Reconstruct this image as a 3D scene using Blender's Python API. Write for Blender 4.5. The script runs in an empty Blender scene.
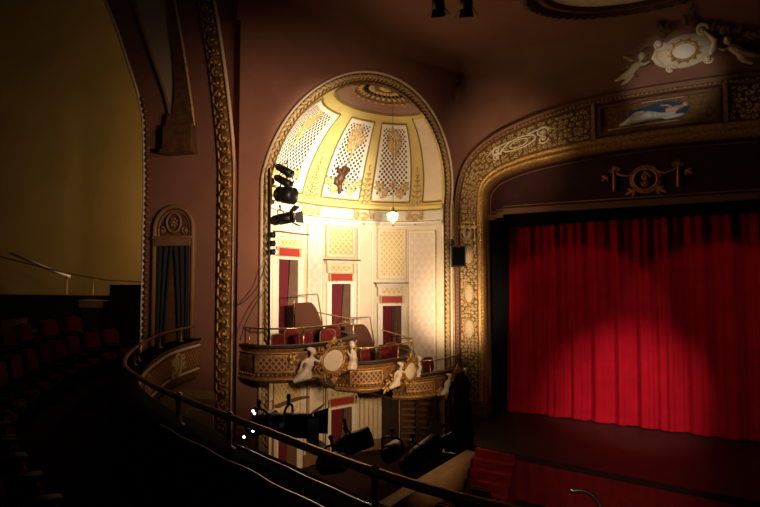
import bpy, math, random
from mathutils import Vector, Matrix
R = math.radians
rnd = random.Random(7)
sc = bpy.context.scene
COL = sc.collection
sc.view_settings.view_transform = 'Standard'
sc.view_settings.look = 'None'
sc.view_settings.gamma = 1
sc.view_settings.use_curve_mapping = False
sc.view_settings.exposure = 0.0

# ------------------------------------------------------------------ materials
def mat(name, col, rough=.6, metal=0, bump=0, bscale=20, var=0, vscale=3, emit=None, estr=0, spec=.4, col2=None):
    m = bpy.data.materials.new(name); m.use_nodes = True
    nt = m.node_tree; N = nt.nodes; L = nt.links
    b = N['Principled BSDF']
    b.inputs['Base Color'].default_value = (*col, 1)
    b.inputs['Roughness'].default_value = rough
    b.inputs['Metallic'].default_value = metal
    b.inputs['Specular IOR Level'].default_value = spec
    tc = N.new('ShaderNodeTexCoord')
    if var or col2:
        n = N.new('ShaderNodeTexNoise'); n.inputs['Scale'].default_value = vscale; n.inputs['Detail'].default_value = 5
        L.new(tc.outputs['Object'], n.inputs['Vector'])
        r = N.new('ShaderNodeValToRGB')
        c2 = col2 or tuple(max(0, c*(1-var)) for c in col)
        r.color_ramp.elements[0].color = (*c2, 1); r.color_ramp.elements[1].color = (*col, 1)
        r.color_ramp.elements[0].position = .35; r.color_ramp.elements[1].position = .62
        L.new(n.outputs['Fac'], r.inputs['Fac']); L.new(r.outputs['Color'], b.inputs['Base Color'])
    if bump:
        n = N.new('ShaderNodeTexNoise'); n.inputs['Scale'].default_value = bscale; n.inputs['Detail'].default_value = 4
        L.new(tc.outputs['Object'], n.inputs['Vector'])
        bp = N.new('ShaderNodeBump'); bp.inputs['Strength'].default_value = bump; bp.inputs['Distance'].default_value = .02
        L.new(n.outputs['Fac'], bp.inputs['Height']); L.new(bp.outputs['Normal'], b.inputs['Normal'])
    if emit:
        b.inputs['Emission Color'].default_value = (*emit, 1); b.inputs['Emission Strength'].default_value = estr
    return m

def mathn(nt, op, a, b=None, c=None):
    n = nt.nodes.new('ShaderNodeMath'); n.operation = op
    for i, x in enumerate((a, b, c)):
        if x is None: continue
        if isinstance(x, (int, float)): n.inputs[i].default_value = x
        else: nt.links.new(x, n.inputs[i])
    return n.outputs[0]

def uvmat(name, base, ink, fn, rough=.5, bumpd=.01, metal=0):
    """material whose pattern mask comes from UV metres: fn(nt,u,v)->mask"""
    m = bpy.data.materials.new(name); m.use_nodes = True
    nt = m.node_tree; b = nt.nodes['Principled BSDF']; b.inputs['Roughness'].default_value = rough
    b.inputs['Metallic'].default_value = metal
    tc = nt.nodes.new('ShaderNodeTexCoord'); sx = nt.nodes.new('ShaderNodeSeparateXYZ')
    nt.links.new(tc.outputs['UV'], sx.inputs[0])
    mask = fn(nt, sx.outputs[0], sx.outputs[1])
    mx = nt.nodes.new('ShaderNodeMix'); mx.data_type = 'RGBA'
    nt.links.new(mask, mx.inputs['Factor'])
    mx.inputs[6].default_value = (*base, 1); mx.inputs[7].default_value = (*ink, 1)
    nt.links.new(mx.outputs[2], b.inputs['Base Color'])
    bp = nt.nodes.new('ShaderNodeBump'); bp.inputs['Strength'].default_value = .6; bp.inputs['Distance'].default_value = bumpd
    bp.invert = True
    nt.links.new(mask, bp.inputs['Height']); nt.links.new(bp.outputs['Normal'], b.inputs['Normal'])
    return m

def dots(per, rad):
    def f(nt, u, v):
        res = None
        for (du, dv) in ((0, 0), (.5, .5)):
            a = mathn(nt, 'SUBTRACT', mathn(nt, 'FRACT', mathn(nt, 'ADD', mathn(nt, 'DIVIDE', u, per), du + 50)), .5)
            b = mathn(nt, 'SUBTRACT', mathn(nt, 'FRACT', mathn(nt, 'ADD', mathn(nt, 'DIVIDE', v, per*1.15), dv + 50)), .5)
            d = mathn(nt, 'SQRT', mathn(nt, 'ADD', mathn(nt, 'MULTIPLY', a, a), mathn(nt, 'MULTIPLY', b, b)))
            k = mathn(nt, 'LESS_THAN', d, rad)
            res = k if res is None else mathn(nt, 'MAXIMUM', res, k)
        return res
    return f

def diag(per, w):
    def f(nt, u, v):
        res = None
        for s in (1, -1):
            a = mathn(nt, 'ADD', mathn(nt, 'DIVIDE', u, per), mathn(nt, 'MULTIPLY', mathn(nt, 'DIVIDE', v, per*1.2), s))
            a = mathn(nt, 'ABSOLUTE', mathn(nt, 'SUBTRACT', mathn(nt, 'FRACT', mathn(nt, 'ADD', a, 50)), .5))
            k = mathn(nt, 'LESS_THAN', a, w)
            res = k if res is None else mathn(nt, 'MAXIMUM', res, k)
        return res
    return f

def damask(nt, u, v):
    n = nt.nodes.new('ShaderNodeTexNoise'); n.inputs['Scale'].default_value = 1.0
    a = mathn(nt, 'SINE', mathn(nt, 'MULTIPLY', u, 22)); b = mathn(nt, 'SINE', mathn(nt, 'MULTIPLY', v, 14))
    c = mathn(nt, 'SINE', mathn(nt, 'ADD', mathn(nt, 'MULTIPLY', v, 28), mathn(nt, 'MULTIPLY', a, 1.3)))
    p = mathn(nt, 'MULTIPLY', mathn(nt, 'ADD', mathn(nt, 'MULTIPLY', a, b), mathn(nt, 'MULTIPLY', c, .5)), 1.6)
    k = mathn(nt, 'ADD', mathn(nt, 'MULTIPLY', p, .5), .45)
    mm = nt.nodes.new('ShaderNodeClamp'); nt.links.new(k, mm.inputs[0]); return mm.outputs[0]

M = dict(
    brown=mat('brown_plaster', (.285, .130, .086), .8, bump=.15, bscale=6, var=.12, vscale=1.5),
    mauve=mat('mauve_plaster', (.36, .2, .15), .7, var=.1),
    cream=mat('cream_plaster', (.80, .70, .52), .55, var=.1, vscale=4),
    white=mat('white_plaster', (.9, .84, .72), .5),
    yellow=mat('yellow_plaster', (.80, .63, .22), .55, var=.12, vscale=2),
    olive=mat('olive_line_paint', (.25, .17, .05), .6),
    pink=mat('blush_plaster', (.86, .70, .52), .6, var=.06),
    gold=mat('gold_leaf', (.62, .36, .11), .42, .45, bump=.5, bscale=40, var=.5, vscale=14),
    palegold=mat('pale_gold_leaf', (.74, .54, .25), .5, .2, bump=.3, bscale=40, var=.3, vscale=12),
    darkgold=mat('dark_gold_ground', (.26, .13, .045), .6, .2, bump=.6, bscale=30, var=.5, vscale=10),
    figure=mat('ivory_plaster_figure', (.86, .76, .6), .5, var=.15, vscale=9),
    cameo=mat('cream_cameo_plaster', (.6, .46, .29), .6, bump=.4, bscale=25, var=.2, vscale=20),
    ivory=mat('ivory_medallion', (.85, .74, .55), .5),
    velvet=mat('red_velvet', (.13, .006, .006), .95, bump=.2, bscale=60, var=.3, vscale=5),
    curtain=mat('crimson_curtain', (.34, .004, .011), .95, bump=.1, bscale=80, var=.15, vscale=2, spec=.04),
    maroon=mat('dark_maroon_cloth', (.045, .010, .010), .9, var=.3),
    redpaint=mat('red_panel', (.42, .04, .03), .6),
    dark=mat('dark_brown_wood', (.045, .02, .012), .5, var=.3, vscale=6, spec=.25),
    capwood=mat('black_lacquer', (.007, .006, .005), .9, spec=.03),
    doordrape=mat('plum_drape', (.14, .012, .02), .9),
    screencloth=mat('brown_leather', (.10, .035, .02), .7, spec=.2),
    skirt=mat('scarlet_cloth', (.30, .008, .012), .9, var=.2),
    wood=mat('brown_wood', (.16, .075, .035), .4, var=.4, vscale=5),
    tan=mat('tan_painted_wood', (.27, .15, .07), .55, var=.2),
    black=mat('black_metal', (.012, .012, .013), .4, .3, spec=.5),
    blackcloth=mat('black_cloth', (.005, .0045, .005), .95, spec=.1),
    brass=mat('brass_rail', (.55, .38, .20), .25, .9),
    steel=mat('steel', (.6, .55, .5), .2, 1),
    darkbrass=mat('dark_bronze_rail', (.36, .21, .11), .34, .7),
    bluedrape=mat('blue_black_drape', (.012, .016, .02), .9),
    browndrape=mat('brown_drape', (.16, .09, .05), .85, var=.2),
    stage=mat('black_stage_floor', (.02, .012, .01), .45, var=.4, vscale=2),
    carpet=mat('dark_red_carpet', (.03, .006, .006), .95, bump=.3, bscale=80),
    gallery=mat('ochre_plaster', (.38, .26, .085), .8, var=.12, vscale=.8),
    grey=mat('grey_plaster', (.5, .4, .28), .7),
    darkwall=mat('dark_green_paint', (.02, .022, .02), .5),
    bronze=mat('dark_brown_relief', (.09, .035, .015), .5, .3, bump=.4),
    lampglass=mat('lit_lamp_glass', (1, .9, .7), .3, emit=(1, .85, .6), estr=14),
    led=mat('lit_white_diode', (1, 1, 1), .3, emit=(.95, 1, 1), estr=7),
    lens=mat('glint_glow', (1, .95, .8), .3, emit=(1, .9, .7), estr=4),
    blue=mat('painted_blue', (.02, .06, .16), .5, var=.5, vscale=5),
    flesh=mat('painted_flesh', (.62, .38, .27), .5, var=.2, vscale=6),
    paintwhite=mat('painted_white', (.8, .78, .78), .5, var=.3, vscale=6),
    crest=mat('gold_embroidery', (.50, .20, .07), .6, .2, bump=.4, bscale=60),
    bordeaux=mat('copper_brown_trim', (.2, .09, .05), .5, .2),
    latticewhite=uvmat('white_pierced_lattice', (.92, .87, .76), (.10, .045, .02), dots(.17, .26), bumpd=.02),
    latticegold=uvmat('gold_crossed_lattice', (.62, .44, .17), (.86, .72, .42), diag(.17, .10)),
    grille=uvmat('gold_wire_grille', (.13, .05, .025), (.48, .27, .11), diag(.13, .14), bumpd=-.01),
    damask=uvmat('cream_damask', (.80, .64, .50), (.86, .74, .62), damask, bumpd=.001, rough=.55),
)

# ------------------------------------------------------------------ mesh helper
class MB:
    def __init__(s, fn=None): s.v = []; s.uv = []; s.f = []; s.fn = fn
    def add(s, vs, fs):
        o = len(s.v)
        for p in vs:
            s.uv.append((p[0], p[1])); s.v.append(s.fn(*p) if s.fn else tuple(p))
        for f in fs: s.f.append(tuple(i+o for i in f))
        return s
    def grid(s, fn, nu, nv, close=False):
        vs = [fn(i/nu, j/nv) for j in range(nv+1) for i in range(nu+1)]
        fs = [(j*(nu+1)+i, j*(nu+1)+i+1, (j+1)*(nu+1)+i+1, (j+1)*(nu+1)+i) for j in range(nv) for i in range(nu)]
        return s.add(vs, fs)
    def box(s, u, v, w, n=1, m=1):
        (a, b), (c, d), (e, f) = u, v, w
        s.grid(lambda x, y: (a+(b-a)*x, c+(d-c)*y, f), n, m); s.grid(lambda x, y: (a+(b-a)*x, c+(d-c)*y, e), n, m)
        s.grid(lambda x, y: (a+(b-a)*x, c, e+(f-e)*y), n, 1); s.grid(lambda x, y: (a+(b-a)*x, d, e+(f-e)*y), n, 1)
        s.grid(lambda x, y: (a, c+(d-c)*x, e+(f-e)*y), m, 1); s.grid(lambda x, y: (b, c+(d-c)*x, e+(f-e)*y), m, 1)
        return s
    def frame(s, u, v, b, w, n=1, m=1):
        (a, c), (d, e) = u, v
        s.box((a, c), (d, d+b), w, n, 1); s.box((a, c), (e-b, e), w, n, 1)
        s.box((a, a+b), (d+b, e-b), w, 1, m); s.box((c-b, c), (d+b, e-b), w, 1, m)
        return s
    def tube(s, pts, r, k=6, cap=True, closed=False):
        P = [Vector(p) for p in pts]; n = len(P)
        if not hasattr(r, '__len__'): r = [r]*n
        vs = []; T0 = None; nrm = None
        for i in range(n):
            if closed: t = P[(i+1) % n]-P[i-1]
            else: t = P[min(i+1, n-1)]-P[max(i-1, 0)]
            if t.length < 1e-9: t = Vector((0, 0, 1))
            t.normalize()
            if nrm is None:
                a = Vector((0, 0, 1)) if abs(t.z) < .9 else Vector((1, 0, 0)); nrm = (a-t*a.dot(t)).normalized()
            else:
                nrm = nrm-t*nrm.dot(t)
                nrm = nrm.normalized() if nrm.length > 1e-6 else Vector((1, 0, 0))
            bi = t.cross(nrm)
            for q in range(k):
                an = 2*math.pi*q/k; vs.append(tuple(P[i]+(nrm*math.cos(an)+bi*math.sin(an))*r[i]))
        fs = []
        for i in range(n if closed else n-1):
            for q in range(k):
                a = i*k+q; b = i*k+(q+1) % k; j = (i+1) % n
                fs.append((a, b, j*k+(q+1) % k, j*k+q))
        if cap and not closed: fs.append(tuple(range(k))[::-1]); fs.append(tuple(range((n-1)*k, n*k)))
        return s.add(vs, fs)
    def blob(s, c, r, ang=0, nu=8, nv=5, tilt=None):
        if not hasattr(r, '__len__'): r = (r, r, r)
        ca, sa = math.cos(ang), math.sin(ang); vs = []; fs = []
        for j in range(nv+1):
            th = -math.pi/2+math.pi*j/nv
            for i in range(nu):
                ph = 2*math.pi*i/nu
                x, y, z = r[0]*math.cos(th)*math.cos(ph), r[1]*math.cos(th)*math.sin(ph), r[2]*math.sin(th)
                vs.append((c[0]+x*ca-y*sa, c[1]+x*sa+y*ca, c[2]+z))
        for j in range(nv):
            for i in range(nu): fs.append((j*nu+i, j*nu+(i+1) % nu, (j+1)*nu+(i+1) % nu, (j+1)*nu+i))
        return s.add(vs, fs)
    def prism(s, pts, w0, w1):
        n = len(pts); vs = [(p[0], p[1], w0) for p in pts]+[(p[0], p[1], w1) for p in pts]
        fs = [tuple(range(n))[::-1], tuple(range(n, 2*n))]+[(i, (i+1) % n, n+(i+1) % n, n+i) for i in range(n)]
        return s.add(vs, fs)
    def lathe(s, prof, c=(0, 0, 0), k=14):
        """prof: list of (r,z)"""
        vs = [(c[0]+r*math.cos(2*math.pi*q/k), c[1]+r*math.sin(2*math.pi*q/k), c[2]+z) for r, z in prof for q in range(k)]
        fs = [(j*k+q, j*k+(q+1) % k, (j+1)*k+(q+1) % k, (j+1)*k+q) for j in range(len(prof)-1) for q in range(k)]
        return s.add(vs, fs)
    def build(s, name, m, parent=None, smooth=False, **props):
        me = bpy.data.meshes.new(name); me.from_pydata(s.v, [], s.f)
        me.uv_layers.new(name='UVMap'); d = me.uv_layers[0].data
        for l in me.loops: d[l.index].uv = s.uv[l.vertex_index]
        me.materials.append(m if not isinstance(m, str) else M[m])
        if smooth:
            for p in me.polygons: p.use_smooth = True
        me.update()
        o = bpy.data.objects.new(name, me); COL.objects.link(o)
        if parent:
            o.parent = parent; o.matrix_parent_inverse = Matrix.LocRotScale(parent.location, parent.rotation_euler, None).inverted()
        for k_, v_ in props.items(): o[k_] = v_
        return o

def thing(name, label, cat, loc=(0, 0, 0), rz=0, group=None, kind=None):
    o = bpy.data.objects.new(name, None); o.empty_display_size = .1; COL.objects.link(o)
    o.location = loc; o.rotation_euler = (0, 0, rz)
    if kind: o['kind'] = kind
    if label: o['label'] = label
    if cat: o['category'] = cat
    if group: o['group'] = group
    return o
def tag(o, label, cat, group=None):
    o['label'] = label; o['category'] = cat
    if group: o['group'] = group
    return o
def struct(o): o['kind'] = 'structure'; return o
def kids(o): return [c for c in COL.objects if c.parent == o]
def dup(root, loc, rz, label=None, group=None):
    r = root.copy(); COL.objects.link(r); r.location = loc; r.rotation_euler = (0, 0, rz)
    if label: r['label'] = label
    if group: r['group'] = group
    for ch in kids(root):
        c = ch.copy(); COL.objects.link(c); c.parent = r
        for g in kids(ch):
            d = g.copy(); COL.objects.link(d); d.parent = c
    return r
def place(o, loc, rz): o.location = loc; o.rotation_euler = (0, 0, rz)
def remesh(o, vs=.02):
    m = o.modifiers.new('skin', 'REMESH'); m.mode = 'VOXEL'; m.voxel_size = vs; m.use_smooth_shade = True
    m2 = o.modifiers.new('soft', 'SMOOTH'); m2.factor = .5; m2.iterations = 3
    return o
def cr(pts, n):
    """Catmull-Rom through points, n samples per span"""
    out = []; P = [tuple(p) for p in pts]; P = [P[0]]+P+[P[-1]]
    for i in range(1, len(P)-2):
        for q in range(n):
            t = q/n
            out.append(tuple(.5*((2*b)+(-a+c)*t+(2*a-5*b+4*c-d)*t*t+(-a+3*b-3*c+d)*t**3) for a, b, c, d in zip(P[i-1], P[i], P[i+1], P[i+2])))
    out.append(P[-2]); return out

# ------------------------------------------------------------------ ornament kit (u, v on a surface, w proud of it)
def spiral(mb, cu, cv, r0, turns, ang, flip, tr, w=.02, k=5, taper=True):
    n = int(10*turns)+4; pts = []; rr = []
    for i in range(n+1):
        t = i/n; a = ang+flip*t*turns*2*math.pi; r = r0*(1-.86*t)
        pts.append((cu+r*math.cos(a), cv+r*math.sin(a), w)); rr.append(tr*(1.0-.45*t))
    mb.tube(pts, rr, k); mb.blob((cu, cv, w), (tr*1.8, tr*1.8, tr*1.6), 0, 6, 4)
def leaf(mb, u, v, ang, ln, wd, w=.02, th=.02):
    for q, (a, l) in enumerate(((0, 1), (.75, .7), (-.75, .7))):
        mb.blob((u+math.cos(ang+a)*ln*l*.5, v+math.sin(ang+a)*ln*l*.5, w), (ln*l*.5, wd*.5, th), ang+a, 6, 4)
def filigree(mb, u0, u1, v0, v1, cell, seed=1, tr=.014, w=.02):
    g = random.Random(seed); nu = max(1, round((u1-u0)/cell)); nv = max(1, round((v1-v0)/cell))
    for i in range(nu):
        for j in range(nv):
            u = u0+(i+.5)*(u1-u0)/nu; v = v0+(j+.5)*(v1-v0)/nv
            if (i+j) % 2 == 0 or g.random() < .35: spiral(mb, u, v, cell*.52, 1.25, g.random()*6.3, g.choice((-1, 1)), tr, w)
            else: leaf(mb, u, v, g.random()*6.3, cell*.75, cell*.3, w, tr*1.3)
def rosette(mb, u, v, r, n=8, w=.02, th=.03):
    for i in range(n):
        a = 2*math.pi*i/n; mb.blob((u+math.cos(a)*r*.6, v+math.sin(a)*r*.6, w), (r*.4, r*.2, th), a, 6, 4)
    mb.blob((u, v, w), (r*.28, r*.28, th*1.5), 0, 8, 4)
def ringtube(mb, u, v, ru, rv, tr, w=.02, n=24):
    mb.tube([(u+ru*math.cos(2*math.pi*i/n), v+rv*math.sin(2*math.pi*i/n), w) for i in range(n)], tr, 5, closed=True)
def disc(mb, u, v, ru, rv, w, dome=.03, n=20):
    vs = [(u, v, w+dome)]; fs = []
    for j, q in enumerate((.5, .85, 1)):
        for i in range(n):
            a = 2*math.pi*i/n; vs.append((u+ru*q*math.cos(a), v+rv*q*math.sin(a), w+dome*(1-q*q)))
    for i in range(n): fs.append((0, 1+i, 1+(i+1) % n))
    for j in range(2):
        for i in range(n): fs.append((1+j*n+i, 1+(j+1)*n+i, 1+(j+1)*n+(i+1) % n, 1+j*n+(i+1) % n))
    mb.add(vs, fs)

# ------------------------------------------------------------------ the place's own axes
UX, UY = .726, .687                 # along the splayed box wall, towards the stage
CX, CY = -.29, 15.15                # middle of the great niche on that wall
def W1(s, h, n=0): return (CX+s*UX-n*UY, CY+s*UY+n*UX, h)          # n into the wall
def W1w(s, h, w): return W1(s, h, -w)
AI, BI, HI, SH, HS = 3.35, 2.2, 3.42, .2, 2.4
def DOMEdeg(phi, th, w=0):
    p = R(phi); t = R(th); a, b, h = AI-w, BI-w, HI-w; z = h*math.sin(t)
    return W1(-a*math.cos(p)*math.cos(t)+SH*z, HS+z, b*math.sin(p)*math.cos(t))
KU, KV = 20.0, 16.8                  # degrees per metre on the dome
def DOME(u, v, w): return DOMEdeg(u*KU, v*KV, w)
KW = 20.5                            # degrees per metre along the niche wall
def NW(u, h, w):
    p = R(u*KW); return W1(-(AI-w)*math.cos(p), h, (BI-w)*math.sin(p))
DX, DY, QX, QY = .87, -.493, 2.75, 18.0
def PRO(t, h, d): return (QX+t*DX+d*DY, QY+t*DY-d*DX, h)           # d towards the audience
def W3(k, h, d): return (-3.96-.97*k-.24*d, 12.7+.24*k-.97*d, h)
FLOOR = -5.75; STAGE = -4.55; CEIL = 7.3

def path_map(pts, n=10, flip=1):
    P = [Vector((p[0], p[1])) for p in cr(pts, n)]
    L = [0]
    for i in range(1, len(P)): L.append(L[-1]+(P[i]-P[i-1]).length)
    def f(u, h, w):
        u_ = min(max(u, 0), L[-1]-1e-6); i = 0
        lo, hi = 0, len(L)-1
        while hi-lo > 1:
            m = (lo+hi)//2
            if L[m] <= u_: lo = m
            else: hi = m
        i = lo; t = (u_-L[i])/(L[i+1]-L[i])
        p = P[i].lerp(P[i+1], t)
        def tan(j):
            a = P[max(j-1, 0)]; b = P[min(j+1, len(P)-1)]; return (b-a).normalized()
        tg = tan(i).lerp(tan(i+1), t).normalized()
        nr = Vector((tg.y, -tg.x))*flip
        if u != u_: p = p+tg*(u-u_)
        return (p.x+nr.x*w, p.y+nr.y*w, h)
    return f, L[-1]
def sweep(mb, L, prof, n=60, u0=0, u1=None):
    u1 = L if u1 is None else u1
    mb.grid(lambda x, y: (u0+(u1-u0)*x, prof[round(y*(len(prof)-1))][1], prof[round(y*(len(prof)-1))][0]), n, len(prof)-1)
    for q in (u0, u1):
        mb.add([(q, p[1], p[0]) for p in prof], [tuple(range(len(prof)))])
    return mb
# ================================================================== SETTING
def outer_arch(a, AO=3.68, HO=3.75):
    a = R(a); z = HO*math.sin(a); return (-AO*math.cos(a)+SH*z, HS+z)
# splayed wall with the arched opening
TOPW = 6.22; SL, SR = -4.22, 3.8
mb = MB(lambda s, h, w: W1(s, h, -w))
arch = [(-3.68, FLOOR)]+[outer_arch(a) for a in range(0, 181, 4)]+[(3.68, FLOOR)]
def outpt(i, n):
    if i == 0: return (SL, FLOOR)
    if i == n-1: return (SR, FLOOR)
    s, h = arch[i]; a = (i-1)*4
    if a < 40: return (SL, h)
    if a > 140: return (SR, h)
    t = (a-40)/100; return (SL+(SR-SL)*t, TOPW)
n = len(arch); vs = []
for i in range(n): vs += [(*arch[i], 0), (*outpt(i, n), 0)]
mb.add(vs, [(2*i, 2*i+1, 2*i+3, 2*i+2) for i in range(n-1)])
struct(mb.build('wall_left', 'brown'))

# proscenium opening: paired stations outer / inner edge
ST = [((-.13, STAGE), (.95, STAGE)), ((-.13, -2), (.95, -2)), ((-.13, 0), (.95, 0)), ((-.13, 2.2), (.93, 2.1)), ((0, 3.2), (.95, 2.85)), ((.35, 4.05), (1.12, 3.15)),
      ((1.1, 4.68), (1.5, 3.38)), ((2.2, 5.12), (2.3, 3.6)), ((3.4, 5.4), (3.3, 3.74)), ((4.6, 5.53), (4.6, 3.85)), ((6.4, 5.57), (6.4, 3.9))]
ST = ST+[((12.8-o[0], o[1]), (12.8-i[0], i[1])) for o, i in reversed(ST[:-1])]
OC = cr([s[0] for s in ST], 8); IC = cr([s[1] for s in ST], 8)
UL = [0]
for i in range(1, len(OC)):
    m0 = ((OC[i-1][0]+IC[i-1][0])/2, (OC[i-1][1]+IC[i-1][1])/2); m1 = ((OC[i][0]+IC[i][0])/2, (OC[i][1]+IC[i][1])/2)
    UL.append(UL[-1]+math.hypot(m1[0]-m0[0], m1[1]-m0[1]))
PL_ = UL[-1]
def PBf(u, v, w, off=0):
    """u metres along the frame, v 0 outer..1 inner"""
    u_ = min(max(u, 0), PL_-1e-6); lo, hi = 0, len(UL)-1
    while hi-lo > 1:
        m = (lo+hi)//2
        if UL[m] <= u_: lo = m
        else: hi = m
    t = (u_-UL[lo])/(UL[lo+1]-UL[lo])
    o = [OC[lo][q]*(1-t)+OC[lo+1][q]*t for q in (0, 1)]; n_ = [IC[lo][q]*(1-t)+IC[lo+1][q]*t for q in (0, 1)]
    return PRO(o[0]*(1-v)+n_[0]*v, o[1]*(1-v)+n_[1]*v, w)
def t2u(t):   # frame coordinate whose mid-line has the given t (upper run)
    best = min(range(len(UL)), key=lambda i: abs((OC[i][0]+IC[i][0])/2-t)+(0 if OC[i][1] > 3 else 9)); return UL[best]
# stage wall (outside the frame)
mb = MB(PRO); oc = [p for p in OC]
vs = []; n = len(oc)
def ow(i):
    t, h = oc[i]
    if h < 3.0 and t < 6: return (-.32, h)
    if h < 3.0: return (13.6, h)
    q = (t-0)/(12.8); return (-.32+13.92*min(1, max(0, q)), TOPW)
for i in range(n): vs += [(*oc[i], 0), (*ow(i), 0)]
mb.add(vs, [(2*i, 2*i+1, 2*i+3, 2*i+2) for i in range(n-1)])
mb.grid(lambda x, y: (-.32+.19*x, FLOOR+(STAGE-FLOOR)*y, 0), 1, 1)
e0 = W1(SR, 0, 0); e1 = PRO(-.32, 0, 0)
m2 = MB(); m2.add([(e0[0], e0[1], FLOOR), (e1[0], e1[1], FLOOR), (e1[0], e1[1], TOPW), (e0[0], e0[1], TOPW)], [(0, 1, 2, 3)])
mb.fn = None; mb.add(m2.v, m2.f)
struct(mb.build('wall_stage', 'brown'))
# cove and ceiling
cp = [W1(-4.32, 0)[:2], W1(-3, 0)[:2], W1(0, 0)[:2], W1(2.6, 0)[:2], W1(3.2, 0)[:2], W1(3.6, 0)[:2], W1(3.85, 0, -.02)[:2], PRO(-.1, 0, 0)[:2], PRO(.3, 0, 0)[:2], PRO(.9, 0, 0)[:2], PRO(1.8, 0, 0)[:2], PRO(4, 0, 0)[:2], PRO(8, 0, 0)[:2], PRO(13.9, 0, 0)[:2]]
cf, cl = path_map(cp, 8, 1)
mb = MB(cf); prof = [(1.15*(1-math.cos(R(a))), TOPW+(CEIL-TOPW)*math.sin(R(a))) for a in range(0, 91, 10)]
mb.grid(lambda x, y: (cl*x, prof[round(y*9)][1]-(.05 if y == 0 else 0), prof[round(y*9)][0]), 140, 9)
struct(mb.build('trim_1', 'brown', None, True))
mb = MB(); ed = [cf(cl*i/140, CEIL, 1.15) for i in range(141)]
mb.add(ed+[(20, 3, CEIL), (20, -6, CEIL), (-13, -6, CEIL), (-13, 6, CEIL), (-9, 10.5, CEIL)], [tuple(range(146))])
struct(mb.build('ceiling', 'brown'))

# main floor
mb = MB(); mb.box((-14, 16), (-6, 24), (FLOOR-.2, FLOOR)); struct(mb.build('floor', 'carpet'))
# side wall of the end bay (faces the balcony), left edge follows the gallery arch
def bay_left(h):
    P = [(-6, 2.14), (2.5, 2.14), (4.04, 2.21), (4.8, 2.40), (5.4, 2.64), (6.4, 3.02), (7.38, 3.47), (8.4, 3.95), (9.5, 4.5)]
    for (a, b), (c, d) in zip(P, P[1:]):
        if h <= c: return b+(d-b)*(h-a)/(c-a)
    return P[-1][1]
hs = [FLOOR, -3, 0, 2, 2.5, 3, 3.5, 4, 4.4, 4.8, 5.2, 5.6, 6, 6.5, 7, 7.5, 8, 8.8]
mb = MB(W3); vs = []
KR = -.66
for h in hs: vs += [(bay_left(h), h, 0), (KR, h, 0), (bay_left(h), h, -.5)]
mb.add(vs, [(3*i, 3*i+1, 3*i+4, 3*i+3) for i in range(len(hs)-1)]+[(3*i, 3*i+2, 3*i+5, 3*i+3) for i in range(len(hs)-1)])
struct(mb.build('wall_bay', 'brown'))
# gallery beyond the arch
mb = MB(W3); mb.grid(lambda x, y: (-.5+12*x, FLOOR+17*y, -3.4), 4, 4)
struct(mb.build('wall_gallery', 'gallery'))
mb = MB(W3); mb.box((1.9, 11), (-2.2, -2.0), (-3.4, -.05)); struct(mb.build('floor_gallery', 'carpet'))
# ================================================================== NICHE
mb = MB(NW); UN = 180/KW
mb.grid(lambda x, y: (UN*x, FLOOR+(HS-FLOOR)*y, 0), 60, 4)
struct(mb.build('wall_niche', 'cream', None, True))
# flat splay between outer line and inner edge, both arch shaped
def ringpt(v, a):  # v 0 outer,1 inner
    return tuple(p*(1-v)+q*v for p, q in zip(outer_arch(a), outer_arch(a, AI, HI)))
LJ = HS-FLOOR
def AR(u, v, w):
    """u metres up left jamb, over the arch and down right jamb; v 0..1 outer to inner"""
    arc = 5.55*2
    if u < LJ: s = -(3.68*(1-v)+AI*v); return W1(s, FLOOR+u, -w)
    if u > LJ+arc: s = (3.68*(1-v)+AI*v); return W1(s, HS-(u-LJ-arc), -w)
    s, h = ringpt(v, 180*(u-LJ)/arc); return W1(s, h, -w)
AL = LJ*2+11.1
root = thing('trim_6', 'gilded leaf moulding with ivory outer bead around the tall lit niche', None, W1(0, FLOOR, 0), kind='structure')
mb = MB(AR); prof = [(0, -.05), (0, .05), (.10, .10), (.2, .05), (.3, .0), (.6, -.03), (.9, 0), (1, .03), (1, -.1)]
mb.grid(lambda x, y: (AL*x, *prof[round(y*8)]), 160, 8); mb.build('back_band', 'darkgold', root, True)
mb = MB(AR); mb.grid(lambda x, y: (AL*x, .1-.1*math.cos(2*math.pi*y), .09+.045*math.sin(2*math.pi*y)), 160, 8)
mb.build('ivory_bead', 'pink', root, True)
mb = MB(AR); q = 0; u = .1
g = random.Random(3)
while u < AL:
    mb.blob((u, .5, .03), (.09, .2, .05), g.choice((-.3, .3)), 6, 4); mb.blob((u+.08, .74, .03), (.05, .12, .04), .5, 6, 4); mb.blob((u+.08, .36, .03), (.05, .1, .04), -.5, 6, 4)
    u += .155
mb.build('leaf_band', 'palegold', root, True)

# dome shell
mb = MB(lambda x, y, w: DOMEdeg(x, y, w)); mb.grid(lambda x, y: (180*x, 90*y, 0), 60, 26)
struct(mb.build('ceiling_niche', 'yellow', None, True))
# cornice and frieze
def sw(name, m, prof, lab=None, u0=0, u1=UN, n=60):
    mb = MB(NW); mb.grid(lambda x, y: (u0+(u1-u0)*x, prof[round(y*(len(prof)-1))][1], prof[round(y*(len(prof)-1))][0]), n, len(prof)-1)
    return mb.build(name, m, None, True)
struct(sw('trim_2', 'yellow', [(0, 2.5), (.10, 2.46), (.13, 2.38), (.08, 2.3), (0, 2.26)]))
struct(sw('trim_3', 'white', [(0, 2.27), (.05, 2.25), (.05, 1.93), (.12, 1.90), (.12, 1.84), (.03, 1.80), (0, 1.76)]))
struct(sw('trim_4', 'olive', [(.135, 2.31), (.16, 2.29), (.135, 2.27)]))
struct(sw('trim_5', 'gold', [(.125, 1.93), (.14, 1.915), (.125, 1.90)]))

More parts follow.
